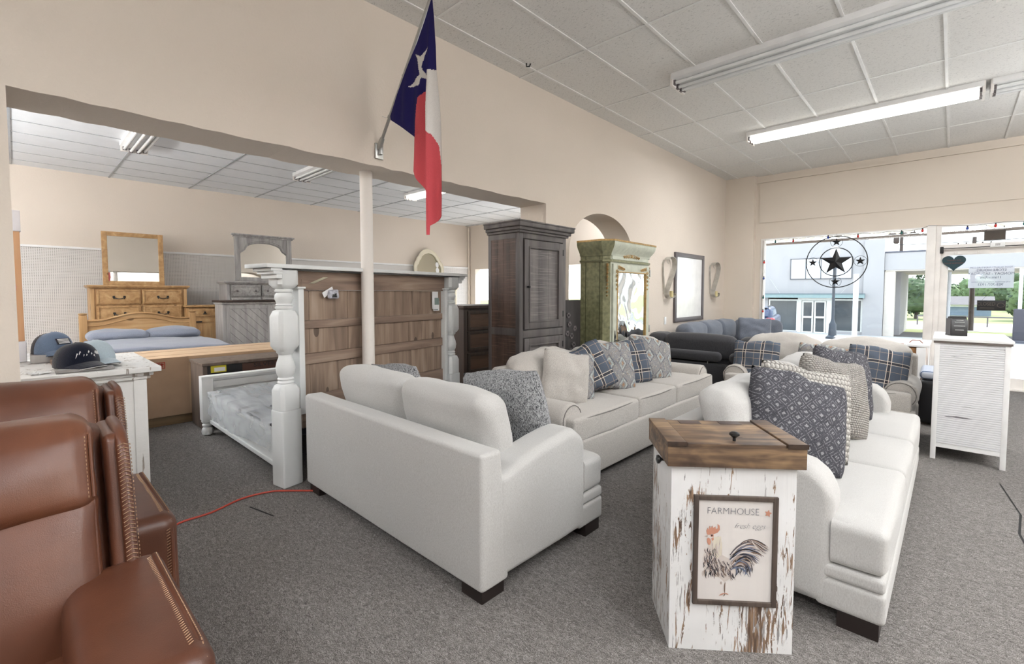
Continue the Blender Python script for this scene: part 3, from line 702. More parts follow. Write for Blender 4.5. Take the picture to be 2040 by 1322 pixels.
    text('fresh eggs', .031, ink, 'lettering', fo, Matrix.Translation(P(655, 360, 2e-3)) @ STAND, .0002, .5, .92, thin=-.0008)
bin_()

# ------------------------------------------------------------------ white slatted cabinet by the door
def slat_cab():
    t = th('cabinet', 'tall white slat-sided cabinet with a card reader on top, right of the sofas', 'cabinet', (-.095, 5.28, 0), R(.5))
    w, d, h = .445, .85, 1.0
    b = B(); b.box(0, .035, 0, .03, 0, h, .002); b.box(w-.035, w, 0, .03, 0, h, .002); b.box(0, .035, d-.03, d, 0, h); b.box(w-.035, w, d-.03, d, 0, h)
    b.box(.035, w-.035, .002, d-.002, .105, .14); 
    b.box(.035, w-.035, .008, d-.01, .12, h-.02); b.box(0.004, w-.004, .02, d-.02, .12, h-.01); b.obj('frame', WHITE, t)
    sl = distressed('white slat with rubbed marks', srgb(234, 235, 238), srgb(110, 108, 112), .14, 0, .9, .5)
    b = B(); n = 46
    for i in range(n):
        z = .145+(h-.17)*i/n; b.prism([(.0005, z), (.0005, z+.0125), (.006, z+.0165), (.01, z+.0165), (.01, z)], .035, w-.035, 'yz')
    b.obj('slatted_panel', sl, t, smooth=0)
    B().box(-.012, w+.015, -.015, d+.012, h, h+.022, .002).obj('top', WHITE, t)
    b = B(); b.box(-.006, w+.008, -.008, d, h-.018, h+.001, .002); b.obj('edge_board', wood('grey brown edging', srgb(92, 84, 80), srgb(134, 124, 118), None, 0, 2, .6, False), t)
    c = th('card_reader', 'small black countertop card reader standing on the white cabinet', 'card reader', (.04, 5.72, 1.022), R(18))
    b = B(); b.prism([(-.05, 0), (-.045, .13), (-.01, .17), (.03, .165), (.075, 0)], -.055, .055, 'yz'); b.obj('body', BLACK, c)
    B().box(-.058, -.054, -.04, .06, .01, .15).obj('side_panel', PEWTER, c)
    B().lathe([(.06, 0), (.06, .008)], (0, 0, -.001), 20).obj('base', BLACK, c)
    gm = paint('grey lettering', srgb(190, 190, 190), .6)
    b = B()
    for z, l in ((.135, .03), (.118, .04), (.085, .045), (.05, .035)): b.box(-l/1.2, l/1.2, -.0495-(.13-z)*.04, -.047, z, z+.004)
    b.obj('lettering', gm, c)
slat_cab()
# ------------------------------------------------------------------ dark armoire
def panel_frame(b, x0, x1, z0, z1, y, w=.06, th_=.02, r=.003):
    b.box(x0, x0+w, y, y+th_, z0, z1, r); b.box(x1-w, x1, y, y+th_, z0, z1, r); b.box(x0+w, x1-w, y, y+th_, z0, z0+w, r); b.box(x0+w, x1-w, y, y+th_, z1-w, z1, r)
def dark_armoire():
    t = th('armoire', 'tall dark rustic armoire with saw-marked panels and a black knob', 'armoire', (-3.08, 3.5, 0), R90)
    w, d = .70, .41; x0, x1, y0, y1 = -w/2, w/2, -d/2, d/2
    b = B(); b.box(x0+.01, x1-.01, y0+.02, y1, .08, 1.94)
    for x in (x0, x1-.05): b.box(x, x+.05, y0, y0+.05, 0, 1.96, .003); b.box(x, x+.05, y1-.04, y1, 0, 1.96, .003)
    for z in (.06, .98, 1.9): b.box(x0+.05, x1-.05, y0, y0+.03, z, z+.07, .003)
    for x in (x0, x1-.012):
        for z in (.06, 1.0, 1.9): b.box(x, x+.012, y0+.04, y1-.04, z, z+.07, .002)
    b.obj('body', RUSTF, t)
    for x in (x0+.004, x1-.013):
        b = B()
        for k in range(4): ya = y0+.05+k*(d-.09)/4; b.box(x, x+.009, ya+.001, ya+(d-.09)/4-.001, .1, 1.92)
        b.obj('side_panel', RUSTS, t)
    b = B(); b.box(x0-.02, x1+.02, y0-.02, y1, 1.95, 1.975, .006); b.box(x0-.04, x1+.04, y0-.04, y1, 1.972, 2.005, .008); b.box(x0-.065, x1+.065, y0-.065, y1+.0, 2.0, 2.045, .01); b.box(x0-.07, x1+.07, y0-.07, y1+.0, 2.04, 2.055, .005); b.obj('cornice', RUSTF, t)
    for (z0, z1) in ((1.06, 1.89), (.14, .975)):
        f = B(); panel_frame(f, x0+.06, x1-.06, z0, z1, y0-.012, .065, .03); panel_frame(f, x0+.12, x1-.12, z0+.06, z1-.06, y0-.018, .016, .03); do = f.obj('door', RUSTF, t)
        b = B(); xx = x0+.13; ww = (w-.26)/3
        for k in range(3): b.box(xx+k*ww+.001, xx+(k+1)*ww-.001, y0+.002, y0+.012, z0+.07, z1-.07)
        b.obj('door_panel', RUSTG, do)
        b = B()
        for z in (z0+.1, z1-.12): b.box(x1-.065, x1-.05, y0-.016, y0-.008, z, z+.06, .002)
        b.obj('hinge', BLACK, do)
        B().tube([(x0+.095, y0-.012, (z0+z1)/2-.02), (x0+.095, y0-.045, (z0+z1)/2-.02), (x0+.095, y0-.05, (z0+z1)/2-.02)], [.007, .011, .006], 12).obj('knob', BLACK, do)
dark_armoire()

def curl(b, c, r, s, n=16, turns=1.2, th_=.006, plane='xz'):
    r *= 1.45; th_ *= 1.35
    P = []
    for i in range(n+1):
        q = i/n; a = q*turns*2*PI; rr = r*(1-q*.8); P.append((c[0]+s*rr*math.cos(a), c[1], c[2]+rr*math.sin(a)))
    b.tube(P, [th_*(1-.5*i/n) for i in range(n+1)], 6)
def green_armoire():
    t = th('armoire', 'antique olive green armoire with gilt carving and wavy mirrored door', 'armoire', (-3.0, 5.06, 0), R90+R(1.5))
    w, d = 1.06, .36; x0, x1, y0, y1 = -w/2, w/2, -d/2, d/2
    C = .06
    prof = lambda e: [(x0-e, y1), (x0-e, y0+C-e*.3), (x0+C-e*.6, y0-e), (x1-C+e*.6, y0-e), (x1+e, y0+C-e*.3), (x1+e, y1)]
    b = B(); b.prism(prof(0), .05, 1.82, 'xy', front=(2, 1)); b.obj('body', [GREEN, GREENL], t, smooth=0)  # front face paler: window light put into its colour
    b = B()
    for e, z0, z1 in ((.03, .0, .12), (.012, .12, .15), (.02, 1.75, 1.775)): b.prism(prof(e), z0, z1, 'xy')
    b.obj('plinth', GREEN, t, smooth=0)
    b = B(); n_ = 26
    for i in range(n_):
        q = (i+.5)/n_; e = .008+.07*(.5-.5*math.cos(PI*min(1, q*1.15)))**.8+(.006 if q < .12 else 0); b.prism(prof(e), 1.82+.155*i/n_, 1.82+.155*(i+1)/n_, 'xy', front=(2, 1))  # cornice front gets the pale green too, imitating window light
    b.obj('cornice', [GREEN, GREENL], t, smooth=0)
    b = B(); b.prism(prof(.084), 1.975, 1.995, 'xy'); b.obj('gilt_edge', GOLD, t, smooth=0)
    # dark shading grooves on the side
    b = B(); b.box(x0-.003, x0+.002, y0+.10, y0+.106, .15, 1.82); b.box(x0-.003, x0+.002, y1-.075, y1-.07, .15, 1.82); b.box(x0-.024, x0-.018, y0+.06, y1, 1.757, 1.763)
    b.obj('groove', GREEND, t)
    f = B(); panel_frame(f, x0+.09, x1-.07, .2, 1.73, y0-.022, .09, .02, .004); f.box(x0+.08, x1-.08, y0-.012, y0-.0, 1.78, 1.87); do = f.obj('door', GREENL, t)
    f = B(); panel_frame(f, x0+.175, x1-.155, .285, 1.645, y0-.03, .014, .02, .004); f.obj('gilt_bead', GOLD, do)
    B().box(x0+.19, x1-.17, y0-.012, y0-.006, .3, 1.63).obj('mirror_glass', MIRRORW, do)
    b = B(); b.tube([(x0+.19+i*(w-.36)/10, y0-.016, .83+.01*math.sin(i*1.7)) for i in range(11)], .005, 6); b.obj('muntin', GREEND, do)
    for s, x in ((1, x0+.2), (-1, x1-.18)):      # corner sprays of the door
        b = B()
        for k in range(5): curl(b, (x+s*.03*k, y0-.03, 1.685-.004*k), .02-.002*k, s, th_=.004); curl(b, (x-s*.045, y0-.03, 1.64-.05*k), .017-.002*k, s, th_=.004)
        b.obj('gilt_corner_spray', GOLD, do)
    b = B()
    for k in range(-4, 5): curl(b, (k*.045, y0-.016, 1.83-.004*abs(k)), .022-.0022*abs(k), 1 if k > 0 else -1, th_=.0045)   # frieze
    b.soft((0, y0-.016, 1.832), (.03, .02, .04), .012, 3, 2); b.obj('gilt_frieze', GOLD, do)
    for sx in (-1, 1):
        b = B(Matrix.Translation((sx*(w/2-C/2)+sx*.012, y0+C/2-.012, 0)) @ Matrix.Rotation(sx*R(-45) if sx < 0 else R(45), 4, 'Z'))
        for k in range(9):
            q = 1-k/11; curl(b, (.012, 0, 1.7-k*.042), .02*q, 1, th_=.005*q+.002); curl(b, (-.012, 0, 1.7-k*.042), .02*q, -1, th_=.005*q+.002)
            b.soft((0, -.006, 1.71-k*.042), (.016*q, .016, .036*q), .008*q, 3, 2)
        b.obj('gilt_drop', GOLD, t)
    b = B(); b.tube([(x0+.13, y0-.026, z) for z in (.75, .8, .86, .9, .93, .97)], [.003, .011, .006, .013, .006, .003], 8); b.tube([(x0+.13, y0-.03, .86), (x0+.17, y0-.05, .86), (x0+.19, y0-.05, .84), (x0+.17, y0-.05, .825)], .005, 6); b.obj('key_plate', BLACK, do)
    b = B()
    for z in (.9, 1.6): b.box(x1-.065, x1-.05, y0-.03, y0-.02, z, z+.09, .002)
    b.obj('hinge', METAL, t)
green_armoire()

# carved dark panel between the armoires, dark chest left of the dark armoire
t = th('carved_headboard', 'dark carved wooden headboard standing on edge between the two armoires', 'headboard', (-3.1, 4.17, 0), R90, rot=(R(0), 0, R90))
B().box(-.2, .24, -.02, .03, 0, 1.32, .006).obj('panel', wood('charcoal stained wood', srgb(46, 44, 46), srgb(66, 62, 62), None, 2, 1, .6, False), t)
b = B(); rr = random.Random(3)
for cx_, cz_ in ((.0, 1.15), (.02, 1.05), (-.02, .95), (.06, .92), (.1, .82), (.04, .75), (.12, 1.0)):
    for k in range(6): a = k*PI/3; b.soft((cx_+.022*math.cos(a), -.026, cz_+.022*math.sin(a)), (.024, .012, .024), .006, 2, 2)
b.obj('carved_flower', PEWTER, t)
t = th('chest', 'dark walnut chest left of the dark armoire, seen past the bed post', 'chest', (-4.72, 4.3, 0), R90)
b = B(); b.box(-.45, .45, -.26, .26, .05, 1.2); b.box(-.48, .48, -.29, .27, 1.2, 1.24, .006); b.box(-.47, -.41, -.28, .28, 0, 1.19, .003); b.box(.41, .47, -.28, .28, 0, 1.19, .003); b.obj('body', DKBROWN, t)
for z in (.1, .38, .66, .92):
    f = B(); panel_frame(f, -.4, .4, z, z+.25, -.285, .04, .03); do = f.obj('drawer', DKBROWN, t); B().box(-.36, .36, -.272, -.262, z+.04, z+.21).obj('drawer_panel', wood('walnut inset', srgb(60, 42, 32), srgb(96, 70, 54), None, 0, 1, .5, False), do)
t = th('lamp_box', 'small brown crate seen through the arch behind the green armoire', 'crate', (-4.9, 6.3, 0)); t.name = 'crate'
B().box(-.35, .35, -.3, .3, 0, 1.2, .005).obj('body', PINEV, t); B().box(-.37, .37, -.32, .32, 1.2, 1.23, .005).obj('top', PINE, t)

# ------------------------------------------------------------------ white bed with its headboard towards the room
def post_prof(): return [(.048, 0), (.048, .0), ]
def turned_post(b, x, y):
    b.box(x-.075, x+.075, y-.075, y+.075, 0, .56, .012)
    sq = lambda z: (.56 <= z <= .74) or (.985 <= z <= 1.275) or z >= 1.43
    pr = [(.076, .561), (.076, .60), (.076, .70), (.062, .735), (.05, .745), (.058, .755), (.05, .768), (.056, .78), (.048, .792), (.06, .82), (.066, .86), (.058, .9), (.045, .935), (.044, .955), (.058, .97), (.06, .983),
          (.06, .99), (.078, 1.02), (.078, 1.23), (.062, 1.27), (.05, 1.28), (.06, 1.288), (.06, 1.3), (.05, 1.305), (.058, 1.313), (.05, 1.322), (.055, 1.34), (.064, 1.36), (.06, 1.385), (.05, 1.4), (.06, 1.408), (.06, 1.42), (.052, 1.428), (.056, 1.432), (.078, 1.46), (.078, 1.56)]
    b.lathe(pr, (x, y, 0), 24, sq)
def bed():
    t = th('bed', 'white rustic bed seen from behind its headboard of brown planks between turned posts', 'bed', (-3.5, 1.32, 0), R(10.7))
    L = 1.832
    for y in (0, L):
        b = B(); turned_post(b, 0, y); b.obj('headboard_post', WHITEC, t)
    b = B()
    for k, (e, z0, z1) in enumerate(((.012, 1.50, 1.53), (.035, 1.53, 1.55), (.055, 1.55, 1.572), (.085, 1.572, 1.6))):
        b.box(-.1-e*.6, .085+e*.15, -.09-e, -.06, z0, z1, .003); b.box(-.1-e*.6, .085+e*.15, L+.06, L+.09+e, z0, z1, .003)
        if k == 3: b.box(-.1-e, .09+e*.15, -.09-e, L+.09+e, z0, z1, .003)
        elif k > 0: b.box(-.12-e, -.04, -.08, L+.08, z0, z1, .003)
    b.obj('cap_moulding', WHITEC, t)
    for y0, y1 in ((.085, .13), (L-.13, L-.085)): b = B(); b.box(-.06, .045, y0, y1, .5, 1.43, .004); b.box(-.06, .055, y0-.01, y1+.01, 1.43, 1.445, .003); b.obj('side_stile', WHITEC, t)
    b = B()
    for z0, z1, x in ((1.42, 1.5, .02), (1.13, 1.19, .012), (.86, .94, .012), (.5, .62, .012)): b.box(-.03, x, .13, L-.13, z0, z1, .003)
    b.box(-.05, .015, .1, L-.1, 1.44, 1.56, .003)
    ho = b.obj('headboard_rail', BROWNP, t)
    rr = random.Random(5)
    for z0, z1 in ((1.19, 1.42), (.94, 1.13), (.62, .86)):
        cuts = [.13, .2, .55 if z0 > .9 else .45, 1.0, 1.2+rr.uniform(-.1, .2), L-.2, L-.13]
        b = B()
        for a, c in zip(cuts, cuts[1:]): b.box(-.025, -.004+rr.uniform(-.002, .002), a+.0015, c-.0015, z0+.002, z1-.002, .001)
        b.obj('plank_panel', BROWNV, t)
    b = B(); b.box(-.03, .0, .13, L-.13, .38, .5); b.obj('lower_rail', BROWNP, t)
    # side rails and footboard
    Mi = Matrix.Rotation(-R(10.7), 4, 'Z') @ Matrix.Translation((3.5, -1.32, 0))   # world to bed
    for y in (1.27, 2.93):
        b = B(Mi); b.box(-5.3, -3.55, y, y+.03, .13, .37, .003); b.box(-5.3, -3.55, y-.01, y+.035, .12, .155, .003); b.box(-5.3, -3.55, y-.006, y+.035, .35, .38, .003); b.obj('side_rail', WHITEC, t)
    b = B(Mi); b.box(-5.33, -5.29, 1.25, 3.0, .14, .56, .004); b.box(-5.36, -5.26, 1.2, 3.06, .555, .585, .004); b.box(-5.345, -5.275, 1.22, 3.04, .535, .557, .004); b.box(-5.29, -5.28, 1.3, 2.95, .46, .53, .003)
    b.obj('footboard', WHITEC, t)
    for y in (1.25, 3.01):
        b = B(Mi); b.box(-5.36, -5.26, y-.05, y+.05, .15, .56, .006); b.lathe([(.03, 0), (.045, .01), (.052, .04), (.045, .07), (.03, .085), (.045, .095), (.045, .11), (.032, .12), (.05, .135), (.05, .15)], (-5.31, y, 0), 20); b.obj('footboard_post', WHITEC, t)
bed()
o = B().box(-5.26, -3.66, 1.34, 2.88, .28, .44, .03, nz=0).obj('box_spring', DKFAB); o['label'] = 'dark box spring lying in the white bed under the plastic'; o['category'] = 'box spring'
def plastic():
    m = bpy.data.materials.new('clear film'); m.use_nodes = True; n_ = m.node_tree; p = n_.nodes['Principled BSDF']
    t = n_.nodes.new('ShaderNodeBsdfTransparent'); x = n_.nodes.new('ShaderNodeMixShader'); x.inputs[0].default_value = .5
    p.inputs['Base Color'].default_value = (.82, .86, .9, 1); p.inputs['Roughness'].default_value = .25
    tx = n_.nodes.new('ShaderNodeTexCoord'); no = n_.nodes.new('ShaderNodeTexNoise'); mp = n_.nodes.new('ShaderNodeMapping'); mp.inputs['Scale'].default_value = (.9, 5, 5)
    n_.links.new(tx.outputs['Object'], mp.inputs[0]); n_.links.new(mp.outputs[0], no.inputs[0]); no.inputs['Scale'].default_value = 2; no.inputs['Distortion'].default_value = .5
    rr = n_.nodes.new('ShaderNodeMapRange'); rr.inputs[1].default_value = .35; rr.inputs[2].default_value = .65; rr.inputs[3].default_value = .34; rr.inputs[4].default_value = .5
    n_.links.new(no.outputs[0], rr.inputs[0]); n_.links.new(rr.outputs[0], x.inputs[0])
    n_.links.new(t.outputs[0], x.inputs[1]); n_.links.new(p.outputs[0], x.inputs[2]); n_.links.new(x.outputs[0], n_.nodes['Material Output'].inputs[0])
    b = B(); nx, ny = 46, 40; V = []
    for i in range(nx+1):
        row = []
        for j in range(ny+1):
            x_ = -5.24+1.62*i/nx; y_ = 1.0+1.85*j/ny; z = .455+.02*noise.noise(Vector((x_*3, y_*7, 0)))
            low = .30+.1*math.sin(x_*3.2+1)+.05*noise.noise(Vector((x_*5, 3, 1)))
            e = 1.34-y_
            if e > 0: y_ = 1.245-.02*noise.noise(Vector((x_*9, e*9, 2))); z = .45-min(e, .34)*(1.1-low)*.9
            row.append(b.v((x_, y_, z)))
        V.append(row)
    for i in range(nx):
        for j in range(ny): b.f([V[i][j], V[i+1][j], V[i+1][j+1], V[i][j+1]])
    o = b.obj('plastic_wrap', m, None, smooth=80); o['label'] = 'clear plastic film draped over the box spring of the white bed'; o['category'] = 'plastic film'
plastic()

# boxes and dark chest beyond the bed
t = th('cardboard_box', 'long brown cardboard box with red shipping symbols beyond the white chest', 'box', (0, 0, 0))
B().box(-6.85, -5.97, .72, 2.6, .1, .72, .004).obj('carton', CARD, t)
b = B(); b.box(-6.85, -5.9685, .725, 1.25, .102, .718); b.obj('end_flap', CARDD, t)
b = B(); b.box(-5.964, -5.962, .9, 1.06, .6, .68)
redm = paint('red print', srgb(176, 62, 52), .8)
b = B()
for k in range(4):
    y = .80+k*.062
    for (ya, yb, za, zb) in ((y, y+.056, .61, .616), (y, y+.056, .672, .678), (y, y+.006, .61, .678), (y+.05, y+.056, .61, .678)): b.box(-5.966, -5.9635, ya, yb, za, zb)
    if k % 2: b.box(-5.966, -5.9635, y+.024, y+.034, .622, .666); b.box(-5.966, -5.9635, y+.014, y+.044, .65, .66)
    else: b.tube([(-5.965, y+.028, .628), (-5.965, y+.028, .66)], .012, 8)
b.obj('red_symbols', redm, t)
b = B(); b.box(-6.6, -6.59, .74, 2.58, .7205, .7215); b.box(-6.2, -6.195, .74, 2.58, .7205, .7215); b.obj('flap_seam', paint('cut edge', srgb(140, 106, 78), .9), t)
o = B().box(-6.8, -6.0, .76, 2.5, 0, .1, .004).obj('pallet', wood('pallet wood', srgb(112, 92, 66), srgb(150, 126, 94), None, 1, 1)); o['label'] = 'low wooden pallet under the long cardboard box'; o['category'] = 'pallet'
t = th('low_chest', 'low black-fronted wooden chest behind the bed footboard with a yellow sticker', 'chest', (0, 0, 0))
b = B(); b.box(-5.93, -5.47, 1.28, 2.75, .08, .66); b.box(-5.95, -5.44, 1.25, 2.8, .66, .69, .004); b.box(-5.94, -5.46, 1.26, 1.3, 0, .66, .004); b.obj('body', wood('dark driftwood side', srgb(78, 66, 58), srgb(112, 98, 88), None, 2, 1, .6, False), t)
B().box(-5.472, -5.462, 1.3, 2.74, .1, .655).obj('front_panel', paint('black lacquer', (.012, .012, .014), .35), t)
b = B(); b.box(-5.462, -5.46, 1.33, 1.47, .585, .655); so = b.obj('sticker', paint('yellow label', srgb(226, 214, 60), .6), t)
B().box(-5.4605, -5.459, 1.36, 1.46, .595, .635).obj('sticker_print', WHITE, so)
bp = B().box(-5.462, -5.46, 1.62, 2.3, .57, .653).obj('brown_panel', paint('dark brown card', srgb(86, 60, 50), .7), t)
text('SILVER', .062, BLACK, 'lettering', bp, Matrix.Translation((-5.4585, 1.84, .622)) @ Matrix.Rotation(R90, 4, 'Z') @ STAND, .0006, 0, 1.25)

# ------------------------------------------------------------------ white chest with caps
def chest_left():
    t = th('chest', 'distressed white chest with caps on top behind the brown recliners', 'chest', (-.055, 0, 0))
    b = B(); b.box(-4.55, -3.71, .0, .55, .0, .86); b.box(-3.722, -3.7, .0, .045, 0, .86); b.box(-3.722, -3.698, .49, .557, 0, .86, .003); b.obj('body', WHITEW, t)
    b = B(); b.box(-4.6, -3.685, -.0, .575, .85, .875, .006); b.box(-4.62, -3.67, -.0, .59, .872, .9, .008); b.box(-4.66, -3.63, -.0, .625, .898, .93, .004); b.obj('top', WHITEW, t)
chest_left()
t = th('dresser', 'grey slab-topped dresser behind the caps, left of the pine bed', 'dresser', (0, 0, 0))
b = B(); b.box(-6.6, -5.7, -.6, .5, 0, .76); b.obj('body', GREYH, t); b = B(); b.box(-6.65, -5.65, -.62, .54, .76, .80, .005); b.obj('top', GREYH, t)
o = B().box(-5.5, -4.8, -.3, .5, .0, .82).obj('side_table', GREYH); 
o['label'] = 'grey low stand just beyond the white chest'; o['category'] = 'table'
def cap(label, loc, rz, body, front, brim, rim, seed, patch=None, mesh=None):
    t = th('cap', label, 'cap', loc, rz, 'caps on the white chest'); t.scale = (1.2, 1.2, 1.1)
    b = B(); V = []; n, m = 28, 10
    for j in range(m+1):
        a = PI/2*j/m; row = []
        for i in range(n):
            q = 2*PI*i/n; x = .088*math.cos(a)**.75*math.cos(q) if j < m else 0; y = .1*(math.cos(a)**.75 if j < m else 0)*math.sin(q); z = .125*math.sin(a)**.9
            if y < 0: z *= 1+.08*math.cos(q+PI/2)
            row.append(b.v((x, y, z)))
        V.append(row)
    for j in range(m):
        for i in range(n):
            q = 2*PI*(i+.5)/n; fr = math.sin(q) < -.05
            b.f([V[j][i], V[j][(i+1) % n], V[j+1][(i+1) % n], V[j+1][i]], 0 if fr else 1)
    bmesh.ops.remove_doubles(b.bm, verts=b.bm.verts, dist=1e-5)
    b.obj('crown', [front, body], t, smooth=60)
    b = B(); nn = 14; A_, C_ = [], []
    for i in range(nn+1):
        q = PI+PI*i/nn; x = .085*math.cos(q); y0 = .096*math.sin(q); y1 = y0-.075*math.sin(PI*i/nn)**.6; z = .004+.022*(1-(x/.085)**2)
        A_.append((x, y0, z)); C_.append((x*.92, y1, z-.018))
    for s in (0, .004):
        for i in range(nn): b.poly([(*A_[i][:2], A_[i][2]+s), (*A_[i+1][:2], A_[i+1][2]+s), (*C_[i+1][:2], C_[i+1][2]+s), (*C_[i][:2], C_[i][2]+s)], 0)
    b.tube([(c[0], c[1], c[2]+.002) for c in C_], .003, 6); b.obj('brim', brim, t, smooth=60)
    b = B(); b.tube([(c[0], c[1]+.001, c[2]-.002) for c in C_[2:-2]], .0025, 6); b.obj('brim_edge', rim, t)
    B().lathe([(.001, .124), (.006, .125), (.005, .131), (.001, .133)], (0, 0, 0), 10).obj('button', front, t)
    if patch == 'flag':
        b = B(Matrix.Translation((0, -.088, .075)) @ Matrix.Rotation(R(-32), 4, 'X')); b.box(-.032, .032, -.003, .0, -.02, .02); po = b.obj('patch', paint('dark patch', srgb(32, 30, 44), .8), t)
        b = B(Matrix.Translation((0, -.0915, .076)) @ Matrix.Rotation(R(-32), 4, 'X'))
        for k in range(4): b.box(-.026, .026, -.003, .0, -.016+k*.009, -.012+k*.009)
        b.obj('patch_stripes', WHITE, po)
    if patch == 'script':
        b = B()
        for k in range(9):
            x = -.045+k*.011; z = .062+.012*math.sin(k*1.9); y = -.1*math.cos(math.asin(max(-1, min(1, x/.088))))-.0+.028*(z/.12)
            b.tube([(x-.004, y-.003, z-.012), (x+.003, y-.004, z+.014), (x+.007, y-.003, z-.006)], .0022, 5)
        b.obj('embroidered_script', WHITE, t)
    return t
NAVY = fabric('navy cap cloth', srgb(30, 34, 50), srgb(20, 22, 34)); NAVY2 = fabric('faded denim cap cloth', srgb(104, 122, 148)); MESH = fabric('black cap mesh', srgb(24, 24, 30), srgb(60, 60, 66), 300); PALEB = fabric('pale blue cap cloth', srgb(186, 202, 212))
cap('black and navy cap with white script, nearest on the white chest', (-3.9, .24, .953), R(118), MESH, NAVY, NAVY, WHITE, 1, 'script')
cap('pale blue cap tucked behind the navy one', (-4.02, .33, .953), R(112), PALEB, PALEB, PALEB, PEWTER, 2)
cap('faded blue cap with a striped patch and black mesh, farthest left', (-4.52, .16, .986), R(118), MESH, NAVY2, NAVY2, NAVY, 3, 'flag')
for lab, x0, x1, y0, y1, z0, z1, c in (('thin grey wood sample board under the navy cap', -4.1, -3.74, .14, .40, .933, .949, GREYH), ('dark edged sample board lying under the pale cap', -4.5, -4.12, .14, .42, .933, .952, BROWNP), ('thick grey board at the back left of the white chest', -4.6, -4.4, .05, .3, .933, .985, GREYW)):
    o = B(Matrix.Translation(((x0+x1)/2, (y0+y1)/2, 0))).box(-(x1-x0)/2, (x1-x0)/2, -(y1-y0)/2, (y1-y0)/2, z0, z1, .002).obj('sample_board', [c]); o['label'] = lab; o['category'] = 'board'; o['group'] = 'sample boards on the white chest'
b = B(); rr = random.Random(8)
for k in range(12): b.tube([(-3.82+rr.uniform(-.07, .07)*.8, .07+rr.uniform(-.05, .06), .935+k*.0008) for _ in range(4)], .003, 5)
o = b.obj('plastic_ties', WHITE); o['label'] = 'heap of white plastic ties on the near left corner of the white chest'; o['category'] = 'plastic ties'; o['kind'] = 'stuff'
t = th('framed_mirror', 'tall framed piece with white foam corners propped on the white chest by the wall end', 'frame', (-4.58, -.02, .932), 0, rot=(0, R(-1.5), 0))
B().box(-.02, .02, .0, .05, .12, .9, .003).obj('frame_side', wood('blond wood', srgb(190, 140, 100), srgb(216, 172, 132), None, 2, .7, .5), t)
b = B(); b.box(-.03, .026, -.004, .056, .0, .14, .004); b.box(-.03, .026, -.004, .056, .88, 1.02, .004); b.obj('foam_corner', paint('white foam', srgb(232, 232, 240), .8), t)
B().box(-.018, .0, -.7, .0, .02, 1.0).obj('backing', BLACK, t)
b = B(); b.tube([(.022, .012+.008*math.sin(i*.9), .45+i*.03) for i in range(8)], .003, 5); b.obj('pink_strap', paint('pink strap', srgb(226, 150, 160), .7), t)

